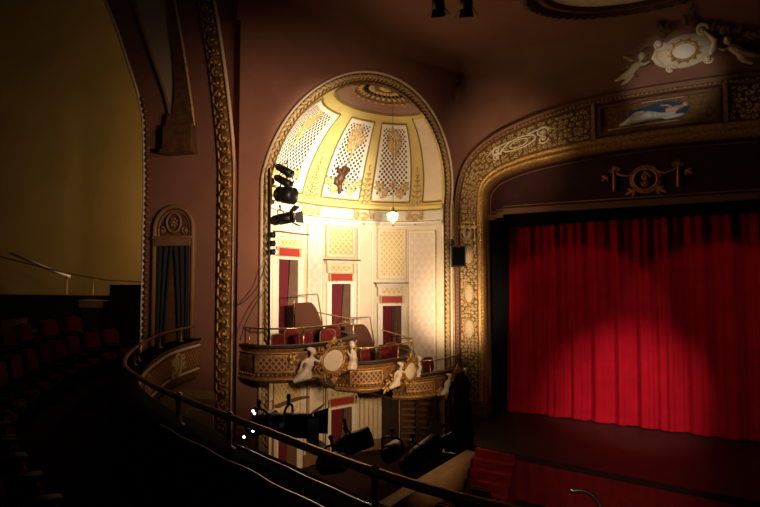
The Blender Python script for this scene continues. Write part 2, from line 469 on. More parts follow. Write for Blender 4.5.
# dome panels (u,v metres)
def panel_poly(mb, a0, a1, b0, b1, w, n=8, shrink=0):
    mb.grid(lambda x, y: ((a0+(a1-a0)*x)/KU, (b0+(b1-b0)*y)/KV, w), n, 16)
PAN = [(21, 72, 4, 51), (87, 112, 4, 52), (121, 148, 4, 52)]
names = ['white pierced dome panel beside the hanging stage lights, leftmost and widest', 'white pierced dome panel with a dark brown relief shape at its foot, middle one', 'white pierced dome panel directly above the glowing pendant lamp, rightmost']
for i, (a0, a1, b0, b1) in enumerate(PAN):
    rt = thing('pierced_grille', names[i], 'panel', DOMEdeg((a0+a1)/2, b0), 0, 'pierced panels of the niche dome')
    mb = MB(DOME); panel_poly(mb, a0, a1, b0, b1, .03)
    wide = a1-a0
    # white plain margin, lattice field inside
    mb.build('border', 'white', rt, True)
    ml = 2.6 if wide < 40 else 6
    mb = MB(DOME); panel_poly(mb, a0+ml, a1-ml, b0+3, b1-2.5, .042); mb.build('lattice', 'latticewhite', rt, True)
    mb = MB(DOME); c = .55
    mb.tube([((a0-c+(a1-a0+2*c)*q)/KU, (b0-1)/KV, .03) for q in [k/8 for k in range(9)]]+[((a1+c)/KU, (b0-1+(b1-b0+2)*k/14)/KV, .03) for k in range(1, 15)]
            + [((a1+c-(a1-a0+2*c)*k/8)/KU, (b1+1)/KV, .03) for k in range(1, 9)]+[((a0-c)/KU, (b1+1-(b1-b0+2)*k/14)/KV, .03) for k in range(1, 14)], .028, 5, closed=True)
    mb.build('edge_line', 'olive', rt, True)
    mid = (a0+a1)/2; mb = MB(DOME)
    # top trophy and base scrolls
    uc = mid/KU; top = (b1-3)/KV
    for k in range(7):
        leaf(mb, uc+rnd.uniform(-.1, .1), top-.25-k*.13, math.pi/2+rnd.uniform(-1, 1), .42, .16, .06, .035)
    for s in (-1, 1):
        spiral(mb, uc+s*.22, top-.35, .2, 1.3, 1, s, .035, .06); leaf(mb, uc+s*.3, top-.65, math.pi/2+s, .35, .14, .06, .03)
    mb.tube([(uc, top-.2, .06), (uc+.03, top-1.0, .07), (uc-.02, top-1.55, .05)], [.05, .06, .01], 6)
    for s in (-1, 1):
        spiral(mb, uc+s*(.24 if i else .5), b0/KV+.38, .17, 1.2, 2, -s, .03, .06); leaf(mb, uc+s*(.42 if i else .75), b0/KV+.4, math.pi/2-s*.6, .36, .14, .06, .03)
        leaf(mb, uc+s*.16, b0/KV+.2, math.pi*(.5-.4*s), .4, .14, .06, .03)
    rosette(mb, uc, b0/KV+.55, .17, 7, .06); mb.build('ornament', 'palegold', rt, True)
    if i == 1:
        mb = MB(DOME); x = uc-.13
        mb.blob((x, .95, .1), (.15, .26, .12)); mb.blob((x+.02, 1.25, .12), (.1, .12, .1)); mb.blob((x-.12, .75, .1), (.1, .2, .08), .4); mb.blob((x+.14, 1.1, .1), (.07, .24, .07), -.5)
        mb.blob((x+.04, .55, .1), (.08, .25, .08), .1); mb.blob((x-.16, 1.15, .1), (.06, .16, .06), .7)
        remesh(mb.build('dark_relief', 'bronze', rt, True, label='dark brown relief shape'), .03)  # dark brown relief shape low on the middle panel
rt = thing('dome_blank_panel', 'plain blush dome panel at the right edge of the niche, narrowing upward', 'panel', DOMEdeg(168, 4))
mb = MB(DOME); panel_poly(mb, 160, 178, 4, 56, .03); mb.build('panel_face', 'pink', rt, True)
mb = MB(DOME); mb.tube([(159.4/KU, (3+54*k/14)/KV, .03) for k in range(15)], .028, 5); mb.tube([((159.4+18*k/4)/KU, 3/KV, .03) for k in range(5)], .028, 5); mb.build('edge_line', 'olive', rt, True)
# candelabra ornaments standing on the ribs, and frieze cartouches
for a, where in ((79.5, 'between the widest and middle pierced panels'), (116.5, 'between the middle and the rightmost pierced panels'), (154, 'left of the plain blush panel'), (12, 'at the far left behind the stage lights')):
    mb = MB(DOME); u = a/KU
    for k in range(6):
        z = .15+k*.19; wd = .24*(1-k/7.2)
        mb.blob((u, z, .05), (wd*.45, .09, .05), 0, 6, 4)
        for s in (-1, 1): mb.blob((u+s*wd*.7, z+.05, .05), (wd*.45, .05, .035), s*.8, 6, 4)
    mb.blob((u, 1.36, .05), (.03, .13, .03), 0, 6, 4)
    tag(mb.build('rib_ornament', 'palegold', None, True), 'gilded candelabra on dome rib '+where, 'ornament', 'candelabra reliefs on the dome ribs')
    mb = MB(NW); u = a/KW
    disc(mb, u, 2.08, .16, .12, .06, .05)
    for s in (-1, 1): spiral(mb, u+s*.27, 2.06, .12, 1.3, 1, s, .03, .08); leaf(mb, u+s*.2, 2.17, math.pi*(.5-.3*s), .2, .09, .08)
    leaf(mb, u, 1.95, -math.pi/2, .2, .12, .08)
    tag(mb.build('frieze_ornament', 'palegold', None, True), 'gilded frieze plaque below rib '+where, 'ornament', 'scroll plaques on the frieze')
# oculus: mauve ring and pierced rosette
rt = thing('dome_rosette', 'round gilded rosette on mauve disc at the crown of the niche dome', 'rosette', DOMEdeg(90, 88))
mb = MB(lambda x, y, w: DOMEdeg(x, y, w)); mb.grid(lambda x, y: (180*x, 61+29*y, .04), 40, 8); mb.build('disc', 'mauve', rt, True)
mb = MB(lambda x, y, w: DOMEdeg(x, y, w)); mb.grid(lambda x, y: (180*x, 59.2+2*y, .05+.02*math.sin(y*math.pi)), 40, 3); mb.build('rim', 'olive', rt, True)
mb = MB(lambda x, y, w: DOMEdeg(x, y, w)); mb.grid(lambda x, y: (180*x, 70+20*y, .055), 40, 6); mb.build('ground', 'darkgold', rt, True)
def POLE(u, v, w):  # flat-ish frame at the crown, u along wall, v into dome
    r = math.hypot(u, v); th = 90-r*14.5; return DOMEdeg(math.degrees(math.atan2(v, -u)), th, w+.05)
mb = MB(POLE)
for k in range(13):
    a = math.pi*(k+.5)/13
    for r_, l in ((.62, .28), (1.05, .26), (1.36, .12)):
        mb.blob((r_*math.cos(a), r_*math.sin(a)+.03, .02), (l*.5, .06+.03*r_, .03), a, 6, 4)
mb.blob((0, .1, .03), (.3, .2, .06)); mb.build('leaves', 'palegold', rt, True)
mb = MB(POLE)
for k in range(14):
    a = math.pi*(k+.02)/13
    if k < 13: mb.blob((.85*math.cos(a+.12), .85*math.sin(a+.12)+.02, .015), (.13, .055, .02), a, 6, 4)
mb.build('vent_hole', 'blackcloth', rt, True)

# ---- niche wall: doors, lattice panels, damask panels
def NWd(a, h, w): return NW(a/KW, h, w)
def door(i, a0, a1, htop, sill, num, lower=False):
    d = thing('door_%d' % num, None, None, NWd((a0+a1)/2, sill, 0), kind='structure')
    u0, u1 = a0/KW, a1/KW
    mb = MB(NW)
    mb.box((u0-.17, u0), (sill, htop), (0, .07), 1, 1); mb.box((u1, u1+.17), (sill, htop), (0, .07), 1, 1)
    mb.box((u0-.17, u0-.12), (sill, htop), (.07, .1), 1, 1); mb.box((u1+.12, u1+.17), (sill, htop), (.07, .1), 1, 1)
    mb.box((u0-.17, u1+.17), (htop, htop+.08), (0, .1), 6, 1)
    mb.build('door_frame', 'white', d)
    mb = MB(NW)
    mb.box((u0-.12, u1+.12), (htop+.35, htop+.66), (0, .05), 6, 1)
    for s in (u0-.17, u1+.07): mb.box((s, s+.1), (htop+.35, htop+.66), (0, .14), 1, 1)
    mb.box((u0-.22, u1+.22), (htop+.66, htop+.76), (0, .17), 6, 1)
    mb.build('hood', 'cream', d)
    mb = MB(NW); mb.box((u0-.28, u1+.28), (htop+.76, htop+.80), (0, .24), 6, 1); mb.build('hood_ledge', 'wood', d)
    mb = MB(NW); mb.box((u0+.0, u1-.0), (htop+.42, htop+.6), (.05, .07), 6, 1); mb.build('frieze_panel', 'latticegold', d)
    mb = MB(NW); mb.box((u0-.04, u1+.04), (htop+.08, htop+.35), (0, .06), 6, 1); mb.build('transom', 'redpaint', d)
    mb = MB(NW); mb.frame((u0-.08, u1+.08), (htop+.06, htop+.37), .04, (.05, .1), 6, 1); mb.build('transom_frame', 'palegold', d)
    mb = MB(NW); mb.box((u0, u1), (sill, htop), (0, .02), 6, 1); mb.build('opening', 'dark', d)
    # drapes: red left, brown right
    w = u1-u0
    mb = MB(NW); mb.grid(lambda x, y: (u0+(.05+.38*(1-.25*y if y < .5 else .875+.125*(y-.5)*2))*w*x*1.3, htop-(htop-sill)*y, .05+.02*math.sin(x*22)), 16, 10); mb.build('drape', 'doordrape' if lower else 'doordrape', d, True, label='dark red drape')
    mb = MB(NW); mb.grid(lambda x, y: (u1-(.33+.25*y)*w*x, htop-(htop-sill)*y, .045+.02*math.sin(x*18)), 16, 10); mb.build('drape', 'browndrape', d, True, label='brown drape')
FB = [-2.28, -3.02, -3.6]
door(0, 52, 70, .52, FB[0], 1); door(1, 94.5, 107.5, -.22, FB[1], 2); door(2, 129.5, 143, -.98, FB[2], 3)
def framed(a0, a1, h0, h1, fm, name, label, cat, fb=.06, frame='white', grp=None, line=None):
    rt = thing(name, label, cat, NWd((a0+a1)/2, h0, 0), 0, grp)
    u0, u1 = a0/KW, a1/KW
    mb = MB(NW); mb.box((u0, u1), (h0, h1), (0, .02), 8, 1); mb.build('panel_face', fm, rt)
    mb = MB(NW); mb.frame((u0-fb*.5, u1+fb*.5), (h0-fb*.5, h1+fb*.5), fb, (0, .06), 8, 1); mb.build('frame', frame, rt)
    if line:
        mb = MB(NW); mb.frame((u0-fb, u1+fb), (h0-fb, h1+fb), .025, (0, .05), 8, 1); mb.build('frame_line', line, rt)
    return rt
framed(92, 109.5, .70, 1.62, 'latticegold', 'lattice_panel', 'gold crossed lattice panel above the middle box door', 'panel', .07, 'cream', 'lattice panels on the niche wall', 'palegold')
framed(127, 145.5, .0, 1.6, 'latticegold', 'lattice_panel', 'tall gold crossed lattice panel above the rightmost box door', 'panel', .07, 'cream', 'lattice panels on the niche wall', 'palegold')
framed(48, 74, -3.72, -2.6, 'latticegold', 'lattice_panel', 'gold crossed lattice panel under the largest box', 'panel', .07, 'cream', 'lattice panels on the niche wall', 'palegold')
framed(78.5, 87.5, -2.2, 1.6, 'damask', 'damask_panel', 'narrow cream damask panel between the first two box doors', 'panel', .05, 'white', 'damask panels of the niche wall', 'palegold')
framed(113, 122.5, -2.9, 1.6, 'pink', 'damask_panel', 'narrow pale panel between the middle and the rightmost box doors', 'panel', .05, 'white', 'damask panels of the niche wall', 'palegold')
framed(149.5, 171, -3.4, 1.55, 'damask', 'damask_panel', 'wide blush damask panel at the right end of the niche wall', 'panel', .06, 'white', 'damask panels of the niche wall', 'palegold')
framed(30, 44, -2.2, 1.6, 'damask', 'damask_panel', 'cream damask panel at the left end of the niche behind the stage lights', 'panel', .05, 'white', 'damask panels of the niche wall', 'palegold')
# lower pilasters
for a0, a1, lab in ((74.5, 92, 'cream pilaster with round emblem below the gap between the two larger boxes'), (111.5, 128, 'wide cream fluted pilaster standing under the middle box'), (30, 47, 'cream pilaster at the left jamb under the largest box')):
    rt = thing('pilaster', lab, 'pilaster', NWd((a0+a1)/2, FLOOR, 0), 0, 'pilasters under the boxes')
    u0, u1 = a0/KW, a1/KW; c = (u0+u1)/2
    mb = MB(NW); mb.box((u0, u1), (FLOOR, -2.4), (0, .10), 6, 1); mb.build('shaft', 'cream', rt)
    mb = MB(NW)
    if a0 > 100:
        for k in range(5): x = u0+.08+k*(u1-u0-.2)/4; mb.box((x, x+.045), (-5.4, -2.5), (.1, .13), 1, 1)
    else: mb.frame((u0+.08, u1-.08), (-5.4, -2.5), .035, (.1, .13), 4, 1); mb.frame((u0+.16, u1-.16), (-5.3, -3.4), .02, (.1, .12), 4, 1)
    mb.build('fluting', 'tan' if a0 < 100 else 'palegold', rt)
    if a0 < 80 and a0 > 50:
        mb = MB(NW); ringtube(mb, c, -2.98, .17, .2, .03, .12); rosette(mb, c, -2.98, .12, 6, .12); mb.build('emblem', 'palegold', rt, True)
    mb = MB(NW); mb.box((u0-.05, u1+.05), (FLOOR, FLOOR+.35), (0, .16), 6, 1); mb.build('base', 'tan', rt)
door(3, 53, 70, -4.42, FLOOR, 4, True); door(4, 94.5, 108.5, -4.25, FLOOR, 5, True)
# dark opening and slatted organ screen at the right under the last box
mb = MB(NW); mb.box((129/KW, 141/KW), (FLOOR, -3.6), (0, .05), 4, 1); struct(mb.build('door_6', 'dark'))
rt = thing('slatted_screen', 'reddish brown screen of pale horizontal slats below the smallest box', 'screen', NWd(157, FLOOR, 0))
mb = MB(NW); mb.box((142/KW, 172/KW), (FLOOR, -3.62), (0, .04), 8, 1); mb.build('back_board', 'wood', rt)
mb = MB(NW)
for k in range(9): mb.box((143/KW, 171/KW), (-5.5+k*.2, -5.42+k*.2), (.04, .12), 8, 1)
mb.build('slats', 'tan', rt)
mb = MB(NW); mb.box((155/KW, 157/KW), (FLOOR, -3.62), (.04, .18), 1, 1); mb.box((171/KW, 174/KW), (FLOOR, -3.62), (.0, .18), 1, 1); mb.build('upright', 'wood', rt)

# ================================================================== OPERA BOXES
def LW(pts): return [W1(s, 0, n)[:2] for s, n in pts]
BOX = [
 dict(p=[(-4.1, -.02), (-4.0, -.65), (-3.5, -1.08), (-2.9, -1.22), (-2.2, -1.15), (-1.45, -.85), (-.85, -.3), (-.62, .4), (-.55, 1.2), (-.52, 2.12)], rim=-1.6, dep=.74, lab='largest box balcony, nearest the left jamb of the niche', k=0),
 dict(p=[(-1.25, -.02), (-.95, -.6), (-.3, -.82), (.4, -.8), (1.1, -.58), (1.6, -.2), (1.85, .3), (2.0, 1.0), (2.1, 1.66)], rim=-2.33, dep=.70, lab='middle box balcony, one step lower than the largest', k=1),
 dict(p=[(.9, -.02), (1.3, -.42), (1.9, -.6), (2.6, -.62), (3.3, -.52), (3.85, -.3), (4.1, .02)], rim=-2.98, dep=.62, lab='smallest and lowest box balcony, beside the stage frame', k=2)]
BMAP = []
for B in BOX:
    f, L = path_map(LW(B['p']), 12, 1); B['f'] = f; B['L'] = L; rim = B['rim']; dep = B['dep']; k = B['k']
    c = f(L*.45, rim-dep, -.6)
    rt = thing('opera_box', B['lab'], 'balcony', c, 0, None)
    mb = MB(f)
    prof = [(-.14, rim), (.02, rim), (.02, rim-.07), (-.02, rim-.10), (.03, rim-.18), (.07, rim-.35), (.05, rim-dep+.16), (.0, rim-dep+.06), (.06, rim-dep), (-.1, rim-dep-.05), (-.14, rim-.4), (-.14, rim)]
    sweep(mb, L, prof, 70); mb.build('parapet', 'darkgold', rt, True)
    mb = MB(f); sweep(mb, L, [(-.17, rim+.0), (-.17, rim+.04), (.07, rim+.04), (.08, rim+.0), (.05, rim-.03), (-.17, rim)], 70); mb.build('rim', 'dark', rt, True)
    mb = MB(f); sweep(mb, L, [(.04, rim-.11), (.075, rim-.13), (.04, rim-.15)], 70)
    sweep(mb, L, [(.03, rim-dep+.08), (.10, rim-dep+.04), (.09, rim-dep), (.02, rim-dep-.03)], 70)
    u = .05
    while u < L: mb.blob((u, rim-dep+.13, .06), (.035, .03, .03), 0, 6, 4); u += .1
    mb.build('moulding', 'gold', rt, True)
    # floor slab following the plan
    pts = [f(L*i/40, 0, -.05)[:2] for i in range(41)]
    a0 = math.radians({0: 12, 1: 78, 2: 108}[k]); a1 = math.radians({0: 80, 1: 128, 2: 172}[k])
    for i in range(13):
        a = a1+(a0-a1)*i/12; pts.append(W1(-(AI-.03)*math.cos(a), 0, (BI-.03)*math.sin(a))[:2])
    mb = MB(); zf = rim-dep-.02; mb.prism(pts, zf-.06, zf); mb.build('floor_slab', 'wood', rt)
    # grille panels
    def bx(px): return min((abs(380+520*f(L*i/300, 0, .1)[0]/f(L*i/300, 0, .1)[1]-px), L*i/300) for i in range(int(300*(.62 if k < 2 else .95))))[1]
    spans = {0: [(bx(258), bx(294))], 1: [(bx(352), bx(381))], 2: [(bx(408), bx(433))]}[k]
    for a, b in spans:
        mb = MB(f); mb.grid(lambda x, y: (a+(b-a)*x, rim-.2-(dep-.42)*y, .085), 14, 2); mb.build('grille', 'grille', rt, True)
        mb = MB(f); mb.frame((a-.05, b+.05), (rim-dep+.18, rim-.16), .045, (.06, .115), 12, 1); mb.build('grille_frame', 'gold', rt)
    # cartouche with flanking figures
    uc = bx({0: 333, 1: 409, 2: 455}[k]); hc = rim-dep*.52; sc_ = {0: 1.1, 1: 1.0, 2: .9}[k]
    mb = MB(f); disc(mb, uc, hc, .30*sc_, .235*sc_, .15, .04); mb.build('medallion', 'ivory', rt, True)
    mb = MB(f); ringtube(mb, uc, hc, .34*sc_, .27*sc_, .045*sc_, .15)
    for i in range(16):
        a = 2*math.pi*i/16; spiral(mb, uc+.45*sc_*math.cos(a), hc+.36*sc_*math.sin(a), .09*sc_, 1.1, a, (-1)**i, .022, .14)
    for s in (-1, 1):
        for q in range(5): leaf(mb, uc+s*(.6+.1*q)*sc_, hc-.1+rnd.uniform(-.2, .2), rnd.uniform(0, 6), .26, .11, .11, .03)
    leaf(mb, uc, hc+.36*sc_, math.pi/2, .2, .14, .16, .04); leaf(mb, uc, hc-.36*sc_, -math.pi/2, .2, .14, .16, .04)
    mb.build('scrollwork', 'gold', rt, True)
    for s in (-1, 1):
        mb = MB(f); x = uc+s*.62*sc_; w = .17
        q = sc_
        mb.tube([(x-s*.02, hc+.12*q, w+.02), (x+s*.02, hc, w+.03), (x+s*.05, hc-.1*q, w), (x+s*.14*q, hc-.25*q, w-.03), (x+s*.32*q, hc-.34*q, w-.05)], [.055*q, .09*q, .075*q, .11*q, .05*q], 7)
        mb.blob((x-s*.05, hc+.26*q, w+.05), (.065*q, .08*q, .065*q)); mb.tube([(x-s*.02, hc+.13*q, w+.02), (x-s*.04, hc+.22*q, w+.04)], .035*q, 6)
        mb.blob((x+s*.0, hc+.31*q, w+.01), (.075*q, .045*q, .06*q))
        mb.tube([(x-s*.03, hc+.12*q, w+.04), (x-s*.17*q, hc+.03*q, w+.08), (x-s*.24*q, hc+.14*q, w+.05)], [.04*q, .032*q, .025*q], 6)
        mb.tube([(x+s*.05, hc+.12*q, w+.03), (x+s*.16*q, hc+.05*q, w+.02), (x+s*.2*q, hc-.1*q, w+.02)], [.04*q, .032*q, .025*q], 6)
        mb.tube([(x+s*.06, hc-.05*q, w), (x+s*.02, hc-.3*q, w-.03)], [.07*q, .09*q], 6)
        remesh(mb.build('plaster_figure', 'figure', rt, True), .02)
    # brass rail on posts
    hr = rim+.42
    mb = MB(f); mb.tube([(L*i/60, hr+.12*max(0, (i/60-.72)/.28), -.04) for i in range(61)], .022, 7); rl = mb.build('rail', 'brass', rt, True)
    for q in {0: (.04, .25, .62, .83), 1: (.05, .38, .62, .84), 2: (.05, .35, .8)}[k]:
        mb = MB(); b = f(L*q, rim+.03, -.04); mb.lathe([(0, 0), (.04, 0), (.04, .03), (.018, .06), (.018, .36+.12*max(0, (q-.72)/.28)), (.035, .39), (.0, .44)], b, 8); mb.build('rail_post', 'brass', rl, True)
# curved screens behind the seats
def screen(a0, a1, inn, fl, top, lab):
    rt = thing('curved_screen', lab, 'screen', W1(0, fl, 0), 0, 'curved screens in the boxes')
    f2, L2 = path_map([W1(-(AI-inn)*math.cos(R(a)), 0, (BI-inn)*math.sin(R(a)))[:2] for a in range(a0, a1+1, 4)], 4, 1)
    rt.location = f2(L2/2, fl, 0)
    hh = lambda x: top*(1-.55*max(0, (x-.55)/.45)**2)
    mb = MB(f2); mb.grid(lambda x, y: (L2*x, fl+hh(x)*y, .03), 24, 4); mb.grid(lambda x, y: (L2*x, fl+hh(x)*y, -.03), 24, 4); mb.grid(lambda x, y: (L2*x, fl+hh(x), -.03+.06*y), 24, 1)
    mb.build('panel', 'screencloth', rt, True)
    mb = MB(f2); mb.tube([(0, fl+top*.8, 0)]+[(L2*x/12, fl+top+.22, 0) for x in range(0, 11)]+[(L2*.98, fl+top*.55, 0)], .018, 6); mb.build('rail', 'darkbrass', rt, True)
screen(40, 78, .75, FB[0], 1.55, 'dark curved screen with metal rail before the leftmost box door')
screen(98, 122, .6, FB[1], 1.5, 'dark curved screen with metal rail in the middle box')
screen(138, 160, .5, FB[2], 1.35, 'dark curved screen with metal rail in the smallest box')
# chairs
def make_chair():
    t = thing('box_chair', 'small red upholstered chair', 'chair')
    def rb(mb, c, s):  # rounded cushion
        mb.prism([(c[0]+s[0]*math.copysign(abs(math.cos(a))**.4, math.cos(a)), c[1]+s[1]*math.copysign(abs(math.sin(a))**.4, math.sin(a))) for a in [2*math.pi*(i+.5)/20 for i in range(20)]], c[2], c[2]+s[2])
    mb = MB(); rb(mb, (0, 0, .41), (.23, .22, .08)); mb.build('seat', 'velvet', t)
    mb = MB(); mb.add([], []); mb.fn = lambda x, y, w: (x, .21+w*1.0+.12*(y-.5), y)
    mb.prism([(.21*math.copysign(abs(math.cos(a))**.5, math.cos(a)), .74+.22*math.copysign(abs(math.sin(a))**.5, math.sin(a))) for a in [2*math.pi*i/20 for i in range(20)]], -.03, .03); mb.build('backrest', 'velvet', t)
    mb = MB(); mb.fn = lambda x, y, w: (x, .21+w+.12*(y-.5), y)
    mb.tube([(.22*math.copysign(abs(math.cos(a))**.5, math.cos(a)), .74+.23*math.copysign(abs(math.sin(a))**.5, math.sin(a)), 0) for a in [2*math.pi*i/20 for i in range(20)]], .02, 6, closed=True); mb.build('back_frame', 'wood', t, True)
    for sx in (-1, 1):
        for sy in (-1, 1):
            mb = MB(); mb.tube([(sx*.19, sy*.18, .42), (sx*.2, sy*.2, .2), (sx*.21, sy*.22, 0)], [.024, .018, .014], 6); mb.build('leg', 'wood', t, True)
    return t
ch0 = make_chair(); first = True
CH = [(0, [(-3.2, -.5, .3, 'at the left end of the largest box'), (-2.45, -.55, .1, 'second from the left in the largest box'), (-1.7, -.35, -.3, 'third from the left in the largest box'), (-1.15, .35, -.8, 'at the right end of the largest box'), (-2.3, .35, 0, 'in the back row of the largest box')]),
      (1, [(-.1, -.2, .2, 'at the left of the middle box'), (.7, -.15, -.1, 'second from the left in the middle box'), (1.3, .35, -.6, 'at the right of the middle box')]),
      (2, [(2.0, .0, .2, 'at the left of the smallest box'), (2.8, .05, -.2, 'at the right of the smallest box')])]
WR = math.atan2(UY, UX)
for b, L_ in CH:
    for s, n, a, lab in L_:
        loc = W1(s, BOX[b]['rim']-BOX[b]['dep']-.02, n)
        if first: place(ch0, loc, WR+a); ch0['label'] = 'small red chair '+lab; ch0['group'] = 'red chairs in the boxes'; first = False
        else: dup(ch0, loc, WR+a, 'small red chair '+lab, 'red chairs in the boxes')
# ================================================================== PROSCENIUM FRAME
UA = t2u(4.5); UB = t2u(7.7); UC = t2u(.45)
U0 = .35; UPM = 0
for i, u in enumerate(UL):
    if (OC[i][1]+IC[i][1])/2 < 1.9 and OC[i][0] < 2: UPM = u
rt = thing('proscenium_arch', 'gilded stage frame with pierced scroll panels around the stage opening', 'frame', PRO(6.4, STAGE, 0))
def band(name, m, prof, u0=0, u1=PL_, n=150):
    mb = MB(PBf); mb.grid(lambda x, y: (u0+(u1-u0)*x, *prof[round(y*(len(prof)-1))]), n, len(prof)-1); return mb.build(name, m, rt, True)
band('backing', 'darkgold', [(0, -.05), (0, .10), (.9, .10), (1, .10), (1, -.5)])
band('outer_moulding', 'bordeaux', [(.0, .08), (.0, .2), (.03, .25), (.07, .24), (.09, .18), (.11, .2), (.14, .22), (.17, .16), (.17, .1)])
ipf = [(.78, .1), (.79, .17), (.82, .19), (.85, .15), (.88, .15), (.91, .2), (.95, .2), (.99, .14), (1.02, .0), (1.0, -.2)]
mb = MB(PBf); mb.grid(lambda x, y: (PL_*x, *ipf[round(y*9)]), 150, 9)
# beads along the mouldings
u = .05
while u < PL_: mb.blob((u, .125, .22), (.04, .022, .03), 0, 5, 4); mb.blob((u+.05, .93, .21), (.045, .018, .03), 0, 5, 4); u += .12
mb.build('inner_moulding', 'gold', rt, True)
def PBm(off, vc, vs=1.0):      # local metre frame on the band (u metres, v metres across)
    return lambda u, v, w: PBf(u+off, vc-v/vs, w)
def piece(name, u0, u1, seed, cell=.2):
    wd = lambda u: 1.0
    p = thing_part = None
    mb = MB(lambda u, v, w: PBf(u, .18+.6*(1-v), w)); mb.grid(lambda x, y: (u0+(u1-u0)*x, y, .12), 40, 1)
    b = mb.build(name, 'darkgold', rt, True)
    wmid = (u0+u1)/2; width = 1.0 if u1 < UPM+1 else 1.6*.62
    W_ = (.65 if u1 <= UPM+.5 else 1.05)
    mb = MB(lambda u, v, w: PBf(u, .18+.6*(1-v/W_), w)); filigree(mb, u0+.05, u1-.05, .03, W_-.03, cell*.85, seed, .019, .145)
    mb.build('scroll_tracery', 'palegold', b, True)
    return b
piece('pierced_panel', .3, UPM-.05, 2, .14)
p = piece('pierced_panel', UPM+.1, UA-.05, 5, .19)
mb = MB(lambda u, v, w: PBf(u, .48-v/1.7, w)); uc = (UPM+.6+UA)/2+.35
ringtube(mb, uc, 0, .55, .2, .03, .19); ringtube(mb, uc, 0, .3, .13, .025, .2)
for s in (-1, 1):
    spiral(mb, uc+s*.75, .1, .2, 1.4, 0, s, .035, .19); spiral(mb, uc+s*.8, -.14, .17, 1.4, 0, -s, .035, .19); mb.tube([(uc+s*.3, .2, .19), (uc+s*.8, .24, .19), (uc+s*1.15, .1, .19)], [.035, .03, .015], 5)
mb.build('strapwork', 'ivory', p, True)
p = piece('pierced_panel', UB+.05, PL_-UPM, 8, .19)
# mitre bars between panels
for uu in (UPM, UA, UB):
    mb = MB(PBf); mb.box((uu-.05, uu+.05), (.15, .8), (.1, .22), 1, 6); mb.build('mitre_bar', 'gold', rt)
# column medallions
hs_ = [1.55, .75, -.55, -1.75]
for i, h in enumerate(hs_):
    u = h-STAGE
    mb = MB(lambda a, b, w: PBf(u+a, .48-b/1.07, w))
    if i == 0:
        for s in (-1, 1):
            mb.tube([(-.26, s*.06, .19), (-.05, s*.12, .2), (.1, s*.09, .2)], [.06, .075, .045], 7); mb.blob((.19, s*.1, .21), (.06, .05, .05)); mb.tube([(.08, s*.1, .2), (.2, s*.0, .21)], .03, 6)
        mb.blob((-.2, 0, .19), (.1, .14, .04))
    else:
        disc(mb, 0, 0, .30, .15, .17, .05)
    mb.build('column_medallion', 'cameo', rt, True)
    mb = MB(lambda a, b, w: PBf(u+a, .48-b/1.07, w))
    if i: ringtube(mb, 0, 0, .34, .18, .03, .17)
    else: mb.frame((-.33, .33), (-.27, .27), .05, (.1, .19))
    mb.build('medallion_ring', 'gold', rt, True)
mb = MB(PRO); mb.box((-.25, 1.05), (STAGE-.1, STAGE+.32), (-.4, .32)); mb.box((-.2, 1.0), (STAGE+.32, STAGE+.42), (-.4, .27))
mb.build('plinth', 'wood', rt)
# outer flat pilaster strips between niche and frame
rt2 = thing('gilded_strip', 'narrow gilded pilaster strip between the niche and the stage frame', 'pilaster', W1(3.8, FLOOR, 0))
mb = MB(W1w); mb.box((3.70, 3.80), (FLOOR, 2.6), (.0, .1)); mb.build('shaft', 'darkgold', rt2)
mb = MB(W1w); mb.tube([(3.75, FLOOR+.1, .1), (3.75, 2.6, .1)], .03, 6); mb.build('bead', 'palegold', rt2, True)
# ---- painted picture panel
pt = thing('painted_panel', 'painted panel of a reclining figure in blue and white drapery over the stage frame', 'painting', PRO(6.0, 4, 0))
uc = (UA+UB)/2; PP = lambda u, v, w: PBf(uc+u, .48-v/1.7, w); hw = (UB-UA)/2-.12
mb = MB(PP); mb.frame((-hw, hw), (-.46, .46), .09, (.12, .2), 10, 1); mb.build('picture_frame', 'bordeaux', pt)
mb = MB(PP); mb.grid(lambda x, y: (-hw+.08+(2*hw-.16)*x, -.38+.76*y, .13), 10, 1); mb.build('canvas', 'darkgold', pt)
for s in (-1, 1):
    mb = MB(PP); x0, x1 = ((-.35, .75) if s > 0 else (-hw+.3, .6)); mb.tube([(x0+(x1-x0)*i/10, s*.33, .2) for i in range(11)], .022, 5)
    for k in range(9): mb.blob((x0+(x1-x0)*(k+.5)/9, s*.33, .21), (.045, .025, .03), 0, 5, 4)
    mb.build('gilt_slip', 'palegold', pt, True)
mb = MB(PP); mb.prism([(.08+.78*math.cos(a)-.0, .02+.27*math.sin(a)*(1 if math.cos(a) > -.2 else .8)) for a in [2*math.pi*i/24 for i in range(24)]], .13, .15); mb.build('painted_sky', 'blue', pt)
mb = MB(PP)
mb.tube([(-.95, -.24, .16), (-.6, -.12, .16), (-.2, -.06, .16), (.15, -.12, .16), (.5, -.1, .16)], [.04, .13, .15, .09, .06], 8); mb.tube([(-.85, -.2, .16), (-.5, .02, .16), (-.3, .08, .16)], [.05, .09, .04], 6); mb.blob((.45, -.18, .155), (.3, .06, .03), .1)
mb.build('painted_drapery', 'paintwhite', pt, True)
mb = MB(PP); mb.tube([(.25, .02, .17), (.5, .02, .17), (.7, .08, .17)], [.06, .1, .05], 7); mb.blob((.74, .12, .18), (.08, .08, .04)); mb.tube([(.45, .05, .17), (.3, .16, .17), (.12, .18, .17)], [.035, .03, .02], 5); mb.build('painted_figure', 'flesh', pt, True)
mb = MB(PP); mb.tube([(-.7, -.17, .17), (-.98, -.3, .17)], [.04, .02], 5); mb.build('painted_foot', 'flesh', pt, True)
